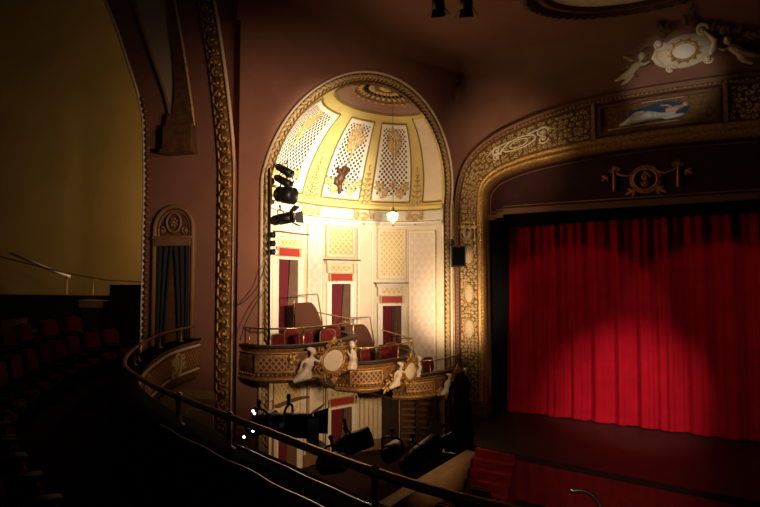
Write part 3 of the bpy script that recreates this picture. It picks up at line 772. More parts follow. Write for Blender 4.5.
# ---- cartouche and cherubs over the frame
ct = thing('shield_cartouche', 'scrolled ivory and gold shield relief high above the stage frame', 'cartouche', PRO(6.9, 6.1, 0))
def CT(u, v, w):               # wall above the frame curves forward with the cove
    h = 6.28+v; d = 0
    if h > TOPW: a = min(1, (h-TOPW)/(CEIL-TOPW)); d = 1.15*(1-math.cos(math.asin(a)))
    return PRO(6.85+u, min(h, CEIL-.02), d+w+.03)
CT2 = lambda u, v, w: CT((u*.97-v*.25)*1.3, (v*.97+u*.12)*1.3+.1, w*1.2)
mb = MB(CT2); mb.prism([(.56*math.cos(a)*(1+.1*math.cos(2*a)), .34*math.sin(a)) for a in [2*math.pi*i/24 for i in range(24)]], 0, .1)
for s in (-1, 1): spiral(mb, s*.42, .3, .12, 1.3, 0, s, .035, .1); spiral(mb, s*.36, -.3, .10, 1.3, 0, -s, .03, .1); mb.tube([(s*.46, .26, .1), (s*.60, .05, .1), (s*.44, -.22, .1)], [.03, .055, .03], 6)
mb.build('shield', 'ivory', ct, True)
mb = MB(CT2); ringtube(mb, 0, 0, .25, .19, .035, .13)
for k in range(12): leaf(mb, .26*math.cos(k*.524), .19*math.sin(k*.524), k*.524, .09, .05, .13, .025)
mb.build('wreath', 'gold', ct, True)
mb = MB(CT2); disc(mb, 0, 0, .2, .16, .14, .06); mb.build('boss', 'white', ct, True)
mb = MB(CT2)
for s in (-1, 1):
    for q in range(6): spiral(mb, s*(.6+.14*q), .12-.05*q+rnd.uniform(-.1, .1), .11, 1.2, rnd.random()*6, s, .03, .06); leaf(mb, s*(.55+.15*q), .26-.08*q, rnd.random()*6, .24, .1, .06, .03)
    leaf(mb, s*.2, .42, math.pi/2-s*.5, .3, .12, .1, .04)
mb.build('foliage', 'darkgold', ct, True)
def cherub(s, x0, lab):
    c = thing('cherub_relief', lab, 'relief', CT(x0, -.3, .05), 0, 'plaster cherubs beside the shield')
    X = lambda x, v, w: CT(x0+s*x, v, w); mb = MB(X)
    mb.tube([(0, .02, .1), (.12, -.10, .12), (.24, -.22, .11)], [.10, .125, .115], 8)               # trunk, leaning outward
    mb.tube([(-.02, .06, .1), (-.05, .13, .12)], .04, 6); mb.blob((-.07, .2, .13), (.11, .12, .11))
    mb.tube([(-.01, .0, .12), (-.16, -.05, .14), (-.28, .02, .13)], [.06, .048, .035], 6)            # arm to shield
    mb.tube([(.04, -.0, .12), (.17, .0, .15), (.16, -.12, .17)], [.045, .035, .025], 6)
    mb.tube([(.24, -.2, .11), (.42, -.3, .13), (.58, -.36, .1), (.68, -.38, .1)], [.115, .085, .055, .035], 7)
    mb.tube([(.2, -.26, .11), (.28, -.42, .14), (.42, -.5, .1), (.48, -.55, .12)], [.11, .08, .055, .035], 7)
    remesh(mb.build('cherub_body', 'cameo', c, True), .025)
    mb = MB(X)
    for k in range(4): mb.blob((.14+.05*k, .1+.05*k, .05), (.16, .04, .03), .7-.12*k, 8, 4)
    mb.build('wing', 'gold', c, True)
cherub(-1, -1.15, 'plaster cherub stretched out at the left of the shield'); cherub(1, 1.1, 'plaster cherub stretched out at the right of the shield')
# ceiling dish
cd = thing('oval_dish', 'oval moulded ceiling dish with gilded rim above the stage frame', 'moulding', (5.7, 12.1, CEIL))
def DISH(a, r, w): return (6.6+(3.3*math.cos(a)*r)*DX+(2.0*math.sin(a)*r)*.493, 11.75+(3.3*math.cos(a)*r)*DY+(2.0*math.sin(a)*r)*.87, CEIL+w)
mb = MB(DISH); prof = [(1.0, 0), (1.0, -.16), (.97, -.2), (.93, -.16), (.92, -.08), (.88, -.08), (.86, -.14), (.83, -.12), (.82, -.02)]
mb.grid(lambda x, y: (2*math.pi*x, *prof[round(y*8)]), 60, 8)
for k in range(70): mb.blob((2*math.pi*k/70, .95, -.2), (.02, .012, .03), 0, 5, 4)
mb.build('rim', 'wood', cd, True)
mb = MB(DISH); mb.grid(lambda x, y: (2*math.pi*x, .01+.81*y, -.02), 48, 4); mb.build('dish_face', 'cream', cd, True)

# ---- valance with gilt edging and crest
va = thing('stage_valance', 'dark maroon valance with stepped gilt edging hung under the stage frame', 'valance', PRO(6.4, 2.1, -.4))
low = [(.93, 2.12), (1.2, 2.12), (1.2, 2.2), (1.45, 2.2), (1.45, 2.3), (11.35, 2.3), (11.35, 2.2), (11.6, 2.2), (11.6, 2.12), (11.9, 2.12)]
topc = [p for p in IC if p[1] > 2.12]
mb = MB(PRO); vs = []; n = len(topc)
for p in topc:
    t = p[0]; lo_ = 2.12 if (t < 1.2 or t > 11.6) else (2.2 if (t < 1.45 or t > 11.35) else 2.3)
    vs += [(t, p[1]+.1, -.4), (t, lo_, -.4)]
mb.add(vs, [(2*i, 2*i+1, 2*i+3, 2*i+2) for i in range(n-1)]); mb.build('cloth', 'maroon', va)
mb = MB(PRO); mb.tube([(p[0]*.985+.09, p[1]-.12, -.37) for p in topc], .022, 5); mb.tube([(a, b+.1, -.37) for a, b in low], .02, 5); mb.build('gilt_line', 'bordeaux', va, True)
mb = MB(PRO)
for (a, b), (c, d) in zip(low, low[1:]):
    if c-a > .05: mb.box((a, c), (b-.17, b+.02), (-.42, -.33))
mb.build('hem_band', 'bordeaux', va)
cr_ = thing('valance_crest', 'embroidered gold wreath crest with hanging swags on the dark valance', 'crest', PRO(5.8, 2.5, -.36))
mb = MB(lambda u, v, w: PRO(5.78+u, 2.93+v, -.37+w))
ringtube(mb, 0, 0, .32, .32, .04, .02)
for k in range(16): leaf(mb, .33*math.cos(k*.393), .33*math.sin(k*.393), k*.393+1, .16, .08, .02, .02)
spiral(mb, 0, .06, .13, 1.3, 0, 1, .03, .03); spiral(mb, 0, -.1, .12, 1.3, 3, 1, .03, .03); mb.blob((0, .2, .03), (.05, .07, .03)); mb.tube([(0, .2, .03), (0, -.2, .03)], .025, 5)
mb.build('wreath', 'crest', cr_, True)
for s in (-1, 1):
    mb = MB(lambda u, v, w: PRO(5.78+s*u, 2.93+v, -.37+w))
    mb.tube([(.28, .22, .02), (.5, .14, .03), (.72, .2, .02), (.85, .34, .02)], .03, 5); mb.tube([(.86, .34, .03), (.85, -.3, .03)], [.045, .06], 6)
    for q in (0, 1, 2): spiral(mb, .85+(q-1)*.1, .36+.04*(q % 2), .08, 1.2, q, 1, .02, .03)
    leaf(mb, 1.05, .2, -.8, .25, .08, .02); leaf(mb, .3, -.3, -.5, .3, .1, .02)
    mb.build('swag', 'crest', cr_, True)
# ---- house curtain
cu = thing('stage_curtain', 'crimson floor length stage curtain falling in soft folds', 'curtain', PRO(6.4, STAGE, -.75))
def fold(t): return .07*math.sin(t*9.1+.8*math.sin(t*1.3))+.045*math.sin(t*21+1.7*math.sin(t*2.1))+.03*math.sin(t*4.3+1)
mb = MB(PRO); mb.grid(lambda x, y: (.2+13*x+.01*math.sin(y*5), STAGE+.03+(3.7-STAGE)*y+(.05*math.sin((.2+13*x)*6) if y == 0 else 0), -.8+fold(.2+13*x)*(1-.35*y)+(.07*max(0, 1-y*16))), 520, 14)
mb.build('drape', 'curtain', cu, True)
mb = MB(PRO); mb.grid(lambda x, y: (.2+13*x, STAGE+.035+.2*y, -.72+fold(.2+13*x)+.05*(1-y)), 520, 2); mb.build('hem', 'curtain', cu, True)
bl = thing('black_border', 'black cloth border hanging below the valance, in front of the curtain top', 'drape', PRO(6.4, 1.6, -.6))
mb = MB(PRO); mb.grid(lambda x, y: (.4+12.6*x, 1.66+.12*math.sin(math.pi*x)+1.1*y, -.57+.015*math.sin((.4+12.6*x)*12)), 260, 3); mb.build('cloth', 'blackcloth', bl, True)
lg = thing('black_side_curtain', 'narrow black cloth side curtain standing between the gilded column and the curtain', 'drape', PRO(1.2, STAGE, -.6))
mb = MB(PRO); mb.grid(lambda x, y: (.4+(1.05+.12*y)*x, STAGE+.02+6.6*y, -.60+.03*math.sin(x*26)), 50, 4); mb.build('cloth', 'blackcloth', lg, True)
# stage floor with apron, red skirt
fr = cr([(-.3, .35), (.5, .8), (1.2, 2.0), (1.6, 3.1), (2.2, 3.4), (4.9, 3.64), (8, 3.86), (11, 3.7), (13.4, 3.3)], 6)
mb = MB(lambda t, d, w: PRO(t, w, d)); mb.prism([(-.3, -4)]+fr+[(13.4, -4)], STAGE-.12, STAGE); struct(mb.build('floor_stage', 'stage'))
ff, fl = path_map([PRO(t, 0, d)[:2] for t, d in fr], 2, -1)
e = ff(1, 0, 1); pc = ff(1, 0, 0)
sg = 1 if (Vector(e[:2])-Vector(PRO(6, 0, 0)[:2])).length > (Vector(pc[:2])-Vector(PRO(6, 0, 0)[:2])).length else -1
sk = thing('stage_skirt', 'red pleated cloth skirt below the edge of the stage apron', 'curtain', PRO(6, FLOOR, 4.4))
mb = MB(ff); mb.grid(lambda x, y: (fl*x, FLOOR+.05+(STAGE-.1-FLOOR-.05)*y, sg*(-.06+.03*math.sin(fl*x*16))), 300, 3); mb.build('cloth', 'skirt', sk, True)
mb = MB(ff); mb.grid(lambda x, y: (fl*x, STAGE-.02-.12*y, sg*.02), 80, 1); mb.build('edge_strip', 'maroon', sk, True)
# pit steps
stp = thing('pit_steps', 'short flight of red carpeted steps from the pit up to the stage corner', 'stairs', PRO(2.3, FLOOR, 3.6))
NS = 6
for k in range(NS):
    rise = (STAGE-FLOOR)/NS
    mb = MB(lambda t, d, w: PRO(t, w, d)); dd = 3.3+.2*(NS-1-k)
    mb.box((1.75, 2.8), (3.45, dd+.22), (FLOOR+.005, FLOOR+rise*(k+1)-.02)) if k == 0 else mb.box((1.75, 2.8), (dd-.02, dd+.22), (FLOOR+rise*k-.02, FLOOR+rise*(k+1)-.02))
    mb.build('step', 'skirt', stp)
# pit wall
pw = thing('pit_parapet', 'low tan parapet with flat cap running diagonally beside the orchestra pit', 'parapet', (1.2, 12.7, FLOOR))
P0, P1 = Vector((2.5, 14.3)), Vector((-1.6, 8.7)); dv = (P1-P0).normalized(); nv = Vector((dv.y, -dv.x))
PW = lambda u, v, w: (P0.x+dv.x*u+nv.x*v, P0.y+dv.y*u+nv.y*v, w)
LP = (P1-P0).length
mb = MB(PW); mb.box((0, LP), (-.10, .10), (FLOOR, -4.78)); mb.build('panel', 'tan', pw)
mb = MB(PW); mb.box((0, LP), (-.16, .16), (-4.78, -4.70)); mb.build('cap', 'tan', pw)
# ================================================================== END BAY (left)
bm = thing('trim_7', 'ornate leaf moulding with pale outer bead framing the end bay, left of the niche', None, W3(-.4, FLOOR, 0), kind='structure')
cl_ = cr([(-.47, FLOOR), (-.47, -1.5), (-.47, 2), (-.42, 3.2), (-.2, 4.9), (.1, 6.6), (.45, 8.2)], 10)
f0, l0 = path_map([(p[0], p[1]) for p in cl_], 2, 1)
# local map: u along, v to the left(+), w proud
def BM(u, v, w):
    x = f0(u, 0, -v); x2 = x
    return W3(x[0] if True else 0, x[1], w)
t_ = f0(3, 0, -.3)
sgn = 1 if t_[0] > -.47 else -1
BMf = lambda u, v, w: (lambda x: W3(x[0], x[1], w))(f0(u, 0, -sgn*v))
mb = MB(BMf); mb.grid(lambda x, y: (l0*x, .45*y, .02+.1*math.sin(math.pi*y)), 60, 6); mb.build('band', 'darkgold', bm, True)
mb = MB(BMf); mb.tube([(l0*i/60, .0, .08) for i in range(61)], .045, 6); mb.build('pale_bead', 'pink', bm, True)
mb = MB(BMf); mb.tube([(l0*i/60, .43, .05) for i in range(61)], .03, 6)
u = .1; k = 0
while u < l0:
    spiral(mb, u+.1, .21, .13, 1.1, k, (-1)**k, .03, .14); mb.blob((u, .12, .13), (.05, .07, .04), .5, 6, 4); mb.blob((u+.12, .33, .12), (.05, .06, .04), -.5, 6, 4)
    u += .28; k += 1
mb.build('leaf_relief', 'gold', bm, True)
# gallery arch edge
ge = thing('trim_8', 'beaded moulding along the edge of the gallery arch, beside the ochre wall', None, W3(2.14, FLOOR, 0), kind='structure')
eg = [(bay_left(h), h) for h in [FLOOR+.02+i*(8.6-FLOOR)/50 for i in range(51)]]
mb = MB(W3); mb.tube([(a, b, -.02) for a, b in eg], .05, 6); mb.build('bead', 'pink', ge, True)
mb = MB(W3)
for i in range(70):
    h = -1.5+i*.16
    if h < 4.6: mb.blob((bay_left(h)-.13, h, .03), (.06, .07, .05), 0, 6, 4)
mb.build('leaf_row', 'darkgold', ge, True)
# ribs of the vault and pendant corbel
rb = thing('vault_rib', 'curved brown vault ribs meeting in a square corbel above the arched window', 'vault rib', W3(1, 3.2, 0))
lft = cr([(2.75, 7.9), (2.5, 7.1), (1.95, 5.7), (1.55, 4.7), (1.36, 4.05)], 6)
mid = cr([(1.28, 3.95), (1.22, 4.6), (1.25, 5.4), (1.42, 6.6), (1.62, 7.9)], 6)
rgt = cr([(1.45, 7.9), (1.25, 6.9), (.98, 5.6), (.76, 4.4), (.66, 3.75)], 6)
mb = MB(W3); mb.prism(lft+mid, .02, .05); mb.build('pale_panel', 'grey', rb)
mb = MB(W3); mb.tube([(p[0], p[1], .06) for p in lft], .05, 6); mb.build('left_bead', 'tan', rb, True)
mb = MB(W3); mb.prism([(1.34, 3.95)]+mid[0:]+rgt, .03, .13); mb.build('rib_face', 'wood', rb)
mb = MB(W3); mb.tube([(p[0]-.02, p[1], .12) for p in rgt], .035, 6); mb.build('right_bead', 'palegold', rb, True)
mb = MB(W3); mb.box((.62, 1.40), (3.12, 3.75), (0, .3)); mb.box((.58, 1.44), (3.06, 3.16), (0, .36)); mb.prism([(1.40, 3.75), (.62, 3.75), (.66, 3.95), (1.36, 4.1)], 0, .2); mb.build('corbel', 'wood', rb)
# arched window with parted drapes
win = thing('window_1', None, None, W3(1.2, -2.2, 0), kind='structure')
k0, k1, hsp = .66, 1.76, 1.2; kc = (k0+k1)/2; rr = (k1-k0)/2
def archpts(r, hb, k=16, c=kc, base=-2.3): return [(c-r, base)]+[(c-r*math.cos(math.pi*i/k), hsp+r*1.02*math.sin(math.pi*i/k)) for i in range(k+1)]+[(c+r, base)]
ap = archpts(rr, 0)
mb = MB(W3); mb.tube([(a, b, .05) for a, b in ap], .06, 6); mb.tube([(a, b, .03) for a, b in archpts(rr-.1, 0)], .03, 6); mb.build('window_frame', 'tan', win, True)
mb = MB(W3); mb.prism(archpts(rr-.05, 0), .005, .02); mb.build('window_panel', 'wood', win)
mb = MB(W3); mb.box((k0+.05, k1-.05), (.78, .98), (.02, .12)); mb.box((k0, k1), (.95, 1.02), (.02, .16)); mb.build('lintel', 'tan', win)
mb = MB(W3); ringtube(mb, kc, 1.36, .2, .24, .035, .06); rosette(mb, kc, 1.36, .14, 7, .06)
for s in (-1, 1): spiral(mb, kc+s*.33, 1.16, .1, 1.2, 1, s, .025, .05)
mb.build('fanlight_emblem', 'tan', win, True)
for s in (-1, 1):
    mb = MB(W3)
    mb.grid(lambda x, y: (kc+s*(rr-.12)*(1-x*(1-.55*(1-y)**.8) ), -2.2+3.0*y, .08+.025*math.sin(x*16)), 20, 8)
    mb.build('window_drape', 'bluedrape', win, True)
# small doorway panel below the balcony end
dp = thing('door_7', None, None, W3(.2, FLOOR, 0), kind='structure')
mb = MB(W3); mb.box((-.3, 1.55), (FLOOR, -2.75), (0, .05)); mb.build('door_surround', 'gallery', dp)
mb = MB(W3); mb.frame((-.2, 1.0), (FLOOR+.1, -2.95), .09, (.05, .1)); mb.build('door_moulding', 'tan', dp)
mb = MB(W3); mb.frame((.02, .78), (FLOOR+.4, -3.2), .03, (.05, .07)); mb.build('door_inset', 'palegold', dp)

# ================================================================== GALLERY behind the arch
gw = thing('gallery_parapet', 'dark low wall with rail across the foot of the ochre gallery wall', 'parapet', W3(5, -2, -.6))
mb = MB(W3); mb.box((2.2, 9.5), (-2.0, -.55), (-.75, -.6)); mb.build('panel', 'darkwall', gw)
mb = MB(W3); mb.box((2.2, 9.5), (-.55, -.5), (-.8, -.55)); mb.build('cap', 'dark', gw)
gr = thing('gallery_rail', 'thin metal handrail with posts in front of the ochre gallery wall', 'rail', W3(5, -.5, -.68))
mb = MB(W3); mb.tube([(2.2, -.13, -.68), (3.8, -.08, -.68), (5.2, .12, -.68), (9, .9, -.68)], .022, 6); mb.build('handrail', 'darkbrass', gr, True)
for k in (2.25, 3.1, 4.25):
    mb = MB(W3); mb.tube([(k, -.5, -.68), (k, -.12+.1*max(0, k-3.5), -.68)], .018, 6); mb.build('post', 'tan' if k > 4 else 'darkbrass', gr)
cb = thing('black_cabinet', 'black cabinet standing against the gallery parapet beside the arch edge', 'cabinet', W3(2.8, -1.6, -.2))
mb = MB(W3); mb.box((2.28, 3.2), (-1.6, -.2), (-.55, -.1)); mb.build('body', 'blackcloth', cb)
mb = MB(W3); mb.frame((2.32, 3.16), (-1.55, -.25), .04, (-.1, -.08)); mb.build('door_edge', 'black', cb)
sh = thing('stair_handrail', 'pale sloping stair handrail at the far left of the gallery', 'rail', W3(5, -.3, -1.6))
mb = MB(W3); mb.tube([(5.95, .02, -1.6), (6.3, .1, -1.6), (8.2, .75, -1.6)], .045, 6); mb.build('handrail', 'cream', sh, True)
mb = MB(W3); mb.tube([(6.05, -1.9, -1.6), (6.05, 0.04, -1.6)], .03, 6); mb.build('post', 'tan', sh)
ld = thing('gallery_ledge', 'short tan ledge at the foot of the ochre wall', 'ledge', W3(3.6, -1, -.3))
mb = MB(W3); mb.box((3.25, 4.4), (-.82, -.62), (-.58, -.35)); mb.build('top', 'tan', ld)
mb = MB(W3); mb.box((3.3, 4.35), (-1.8, -.82), (-.58, -.4)); mb.build('front', 'darkwall', ld)

# ================================================================== BALCONY
BP = [(6.5, 1.3), (4.2, 1.55), (2.3, 1.95), (.83, 2.7), (0, 3.3), (-1.0, 4.3), (-1.88, 5.2), (-2.6, 6.0), (-3.45, 7.2), (-4.05, 8.7), (-4.42, 10.2), (-4.6, 11.4), (-4.5, 12.75)]
bf, BL = path_map(BP, 8, 1)
bal = thing('balcony', 'dark curved balcony parapet with gilded grille face, sweeping from the foreground to the end bay', 'balcony', bf(BL*.6, -2.6, 0))
RH = -1.2; RM = -1.52
mb = MB(bf); sweep(mb, BL, [(-.22, RM), (.12, RM), (.12, RM-.05), (.04, RM-.1), (.10, RM-.3), (.10, RM-.6), (.04, RM-.75), (.10, RM-.84), (.02, RM-.92), (-.15, RM-.92), (-.2, RM-.1), (-.22, RM)], 120); mb.build('parapet', 'darkgold', bal, True)
mb = MB(bf); sweep(mb, BL, [(-.25, RM), (-.25, RM+.035), (.14, RM+.035), (.14, RM), (-.25, RM)], 120); mb.build('cap', 'capwood', bal, True)
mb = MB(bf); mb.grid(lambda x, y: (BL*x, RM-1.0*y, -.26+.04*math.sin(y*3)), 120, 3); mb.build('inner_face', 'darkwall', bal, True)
mb = MB(bf); sweep(mb, BL, [(.10, RM-.10), (.145, RM-.13), (.10, RM-.16)], 120); sweep(mb, BL, [(.09, RM-.66), (.13, RM-.69), (.09, RM-.72)], 120); mb.build('moulding', 'cream', bal, True)
mb = MB(bf); mb.grid(lambda x, y: (BL*(.35+.65*x), RM-.2-.4*y, .125), 60, 1); mb.build('grille', 'grille', bal, True)
u = BL-1.2
while u > BL*.4:
    mb = MB(bf); disc(mb, u, RM-.42, .14, .2, .14, .05, 12); ringtube(mb, u, RM-.42, .18, .25, .035, .15)
    for s in (-1, 1): spiral(mb, u+s*.26, RM-.32, .1, 1.2, 0, s, .03, .14); leaf(mb, u+s*.3, RM-.55, s, .22, .09, .14)
    mb.build('cartouche', 'palegold', bal, True); u -= 2.6
rl = thing('balcony_rail', 'long bronze handrail on posts along the balcony front, crossing the foreground', 'rail', bf(BL*.5, RM, -.05))
mb = MB(bf); mb.tube([(BL*i/140, RH, -.05) for i in range(141)], .03, 9); mb.build('handrail', 'darkbrass', rl, True)
def upx(px):   # rail coordinate seen at a column of the frame
    return min((abs(380+520*bf(BL*i/400, 0, 0)[0]/bf(BL*i/400, 0, 0)[1]-px), BL*i/400) for i in range(401) if bf(BL*i/400, 0, 0)[1] > 1.5 and i < 340)[1]
for u in (upx(560), upx(378), upx(236), upx(186), upx(139), BL*.80, BL*.9, BL*.965):
    mb = MB(); b = bf(u, RM+.03, -.05); mb.lathe([(0, 0), (.06, 0), (.06, .02), (.03, .04), (.022, .1), (.022, .24), (.035, .26), (.045, .29), (.03, .325), (0, .34)], b, 10); mb.build('post', 'darkbrass', rl, True)
# balcony floor and steps following the curve
mb = MB(bf)
for j in range(5):
    w0 = -.25 if j == 0 else -(1.0+.85*(j-1)); w1 = -(1.0+.85*j); z = -2.42+.28*j
    mb.grid(lambda x, y: (BL*(.12+.88*x), z, w0+(w1-w0)*y), 60, 1); mb.grid(lambda x, y: (BL*(.12+.88*x), z+.28*y, w1), 60, 1)
mb.build('x', 'carpet'); o = COL.objects[-1]
o.name = 'floor_balcony'; struct(o)
mb = MB(bf); mb.grid(lambda x, y: (BL*(.1+.9*x), RM-.93, .08-1.4*y), 60, 1); struct(mb.build('ceiling_balcony', 'brown'))
# theatre seats
def make_seat():
    t = thing('theatre_seat', None, 'seat')
    def cush(mb, fn, cx, cy, rx, ry, a, b):
        mb.fn = fn
        for w0, w1, s in ((a, a+(b-a)*.25, .93), (a+(b-a)*.25, b-(b-a)*.3, 1), (b-(b-a)*.3, b, .88)):
            mb.prism([(cx+rx*s*math.copysign(abs(math.cos(q))**.4, math.cos(q)), cy+ry*s*math.copysign(abs(math.sin(q))**.4, math.sin(q))) for q in [2*math.pi*(i+.5)/20 for i in range(20)]], w0, w1)
    mb = MB(); cush(mb, None, 0, .0, .24, .22, .36, .47); mb.build('seat', 'velvet', t)
    mb = MB(); cush(mb, lambda x, y, w: (x, -.22-w-.14*(y-.4), y), 0, .68, .25, .26, -.05, .06); mb.build('backrest', 'velvet', t)
    mb = MB(); mb.fn = lambda x, y, w: (x, -.24-w-.14*(y-.4), y); mb.prism([(.26*math.copysign(abs(math.cos(q))**.4, math.cos(q)), .66+.27*math.copysign(abs(math.sin(q))**.4, math.sin(q))) for q in [2*math.pi*(i+.5)/20 for i in range(20)]], .05, .08); mb.build('back_shell', 'dark', t)
    for s in (-1, 1):
        mb = MB(); mb.tube([(s*.27, -.2, .6), (s*.27, 0, .62), (s*.27, .16, .6)], [.025, .03, .025], 6); mb.build('armrest', 'dark', t, True)
        mb = MB(); mb.prism([(s*.27-.02, -.18), (s*.27+.02, -.18), (s*.27+.02, .12), (s*.27-.02, .12)], 0, .6); mb.build('side_standard', 'black', t)
    return t
s0 = make_seat(); first = True
def seat_at(u, w, z, lab, grp):
    global first
    p = Vector(bf(u, z, w)); q = Vector(bf(u, z, w+.5)); d = q-p; a = math.atan2(d.y, d.x)-math.pi/2
    if first: place(s0, p, a); s0['label'] = lab; s0['group'] = grp; first = False
    else: dup(s0, p, a, lab, grp)
u0 = upx(250); k = 0; u = u0
while u < BL-.6: seat_at(u, -1.45, -2.14, 'dark red velvet theatre seat in the front balcony row behind the parapet', 'front row balcony seats'); u += .58
u = upx(170)
while u < BL-.6: seat_at(u, -2.3, -1.86, 'dark red velvet theatre seat in the second balcony row at the far left', 'second row balcony seats'); u += .58
def pxp(px, py, Y):
    x = (px-380)/520; z = (253.5-py)/520; c, s = math.cos(R(2.6)), math.sin(R(2.6)); r = Vector((x, c-z*s, s+z*c)); return r*(Y/r.y)
# ================================================================== STAGE LIGHTS AND OTHER THINGS
def frame_to(o, d):
    d = Vector(d).normalized(); return d.to_track_quat('X', 'Z').to_matrix().to_4x4()
def lamp_can(name, loc, aim, L, r, label, grp=None, barn=False, lens='black', yoke=True, cat='stage light'):
    t = thing(name, label, cat, loc, 0, grp)
    q = Vector(aim).normalized().to_track_quat('Z', 'Y').to_matrix()
    tr = lambda x, y, z: tuple(Vector(loc)+q@Vector((x, y, z)))
    mb = MB(tr); mb.lathe([(0, -L*.5), (r*.6, -L*.5), (r*.75, -L*.42), (r*.8, -L*.2), (r, -L*.1), (r, L*.5), (r*.93, L*.5), (r*.9, L*.2)], (0, 0, 0), 16)
    for k in range(4): mb.lathe([(r*.82, -L*.38+k*.05*L), (r*.92, -L*.37+k*.05*L), (r*.82, -L*.36+k*.05*L)], (0, 0, 0), 16)
    mb.build('housing', 'black', t, True)
    mb = MB(tr); mb.lathe([(0, L*.3), (r*.5, L*.34), (r*.9, L*.3)], (0, 0, 0), 16); mb.build('lens', lens, t, True)
    if yoke:
        mb = MB(tr); mb.tube([(-r*1.12, 0, 0), (-r*1.15, r*1.3, -.02), (-r*.6, r*1.6, -.02), (r*.6, r*1.6, -.02), (r*1.15, r*1.3, -.02), (r*1.12, 0, 0)], r*.08+.004, 6)
        mb.build('yoke', 'black', t, True)
        mb = MB(tr); mb.tube([(0, r*1.6, -.02), (0, r*2.3, -.02)], r*.1+.005, 6); mb.blob((0, r*2.3, -.02), (r*.28, r*.28, r*.2)); mb.build('clamp', 'black', t, True)
    if barn:
        for k in range(4):
            a = k*math.pi/2; ca, sa = math.cos(a), math.sin(a)
            mb = MB(tr); f = lambda x, y, z: (x*ca-y*sa, x*sa+y*ca, z)
            A = [f(-r*.85, r*1.0, L*.5), f(r*.85, r*1.0, L*.5), f(r*1.1, r*1.75, L*.5+r*1.1), f(-r*1.1, r*1.75, L*.5+r*1.1)]
            B = [f(-r*.85, r*1.03, L*.49), f(r*.85, r*1.03, L*.49), f(r*1.1, r*1.79, L*.49+r*1.1), f(-r*1.1, r*1.79, L*.49+r*1.1)]
            mb.add(A+B, [(0, 1, 2, 3), (4, 5, 6, 7), (0, 1, 5, 4), (1, 2, 6, 5), (2, 3, 7, 6), (3, 0, 4, 7)]); mb.build('barn_door', 'black', t)
    return t
def prp(px, py, d=-.8):
    x = (px-380)/520; z = (253.5-py)/520; c, s = math.cos(R(2.6)), math.sin(R(2.6)); r = Vector((x, c-z*s, s+z*c))
    o = Vector(PRO(0, 0, d)); nx, ny = .493, .87; k = (o.x*nx+o.y*ny)/(r.x*nx+r.y*ny); return r*k
def wpt(px, py, s_off=-.35):   # a point in front of the niche wall plane
    x = (px-380)/520; z = (253.5-py)/520; c, s = math.cos(R(2.6)), math.sin(R(2.6)); r = Vector((x, c-z*s, s+z*c))
    nx, ny = -UY, UX; o = Vector((CX+nx*s_off, CY+ny*s_off, 0)); k = (o.x*nx+o.y*ny)/(r.x*nx+r.y*ny); return r*k
# boom pipe at the left jamb of the niche
bp = thing('lighting_pipe', 'thin black vertical pipe carrying the lights at the left jamb of the niche', 'pipe', wpt(270, 345))
mb = MB(); mb.tube([wpt(269, 340), wpt(269, 168)], .03, 8); mb.build('pipe', 'black', bp, True)
mb = MB()
for y in (340, 250, 190): a = wpt(269, y); mb.tube([a, a+Vector((-UY*.0+UX*-.05, UX*.3, 0))], .02, 6)
mb.build('bracket', 'black', bp)
lamp_can('stage_light', wpt(284, 170), (.75, -.35, -.45), .52, .10, 'black tubular stage light, topmost on the pipe', 'stage lights on the niche pipe')
lamp_can('stage_light', wpt(283, 181), (.75, -.35, -.45), .52, .10, 'black tubular stage light, second from top on the pipe', 'stage lights on the niche pipe')
lamp_can('stage_light', wpt(285, 195), (.8, -.3, -.15), .52, .21, 'bulky black stage light, third from top on the pipe', 'stage lights on the niche pipe')
lamp_can('stage_light', wpt(282, 219), (.85, -.3, .12), .6, .14, 'black stage light with barn doors, fourth on the pipe', 'stage lights on the niche pipe', barn=True)
for i, (x, y) in enumerate(((271, 235), (271, 243.5), (271, 252))):
    t = lamp_can('small_stage_light', wpt(x, y), (.85, -.3, 0), .2, .07, 'small lamp with a glowing glint bead, %s of the three below the barn-door light' % ('upper', 'middle', 'lower')[i], 'small glinting lamps on the pipe', yoke=False, lens='black')
    mb = MB(); mb.blob(wpt(x+4.5, y), .05, 0, 10, 6); mb.build('glint_bead', 'lens', t, True)  # glowing bead put in for the glint on each small lamp
# cables
for pts, lab in (([wpt(266, 262), wpt(258, 285), wpt(246, 300), wpt(236, 306)], 'thin black cable drooping left from the lighting pipe, upper one'), ([wpt(266, 290), wpt(256, 303), wpt(246, 322), wpt(240, 340)], 'thin black cable drooping left from the lighting pipe, lower one')):
    mb = MB(); mb.tube(cr([tuple(p) for p in pts], 8), .012, 5); tag(mb.build('cable', 'black', None, True), lab, 'cable')
# pendant lamp
pc = pxp(393, 216, 16.6)
pd = thing('pendant_lamp', 'glowing glass pendant lamp hanging on a long wire before the niche frieze', 'lamp', pc)
mb = MB(); mb.lathe([(0, -.2), (.05, -.18), (.12, -.08), (.15, .02), (.12, .12), (.05, .18), (0, .2)], pc, 14); mb.build('glass_shade', 'lampglass', pd, True)
mb = MB(); mb.lathe([(.0, .3), (.03, .28), (.05, .2), (.14, .15), (.16, .1), (.16, .12), (.0, .24)], pc, 14); mb.lathe([(0, -.34), (.03, -.32), (.02, -.26), (.05, -.2), (0, -.19)], pc, 10)
for k in range(6):
    a = k*math.pi/3; mb.tube([(pc.x+.05*math.cos(a), pc.y+.05*math.sin(a), pc.z+.2), (pc.x+.2*math.cos(a), pc.y+.2*math.sin(a), pc.z+.05), (pc.x+.16*math.cos(a), pc.y+.16*math.sin(a), pc.z-.12), (pc.x, pc.y, pc.z-.24)], .01, 5)
mb.build('fitting', 'brass', pd, True)
mb = MB(); mb.tube([pc+Vector((0, 0, .25)), pc+Vector((.0, 0, 3.55))], .008, 5); mb.build('wire', 'black', pd)
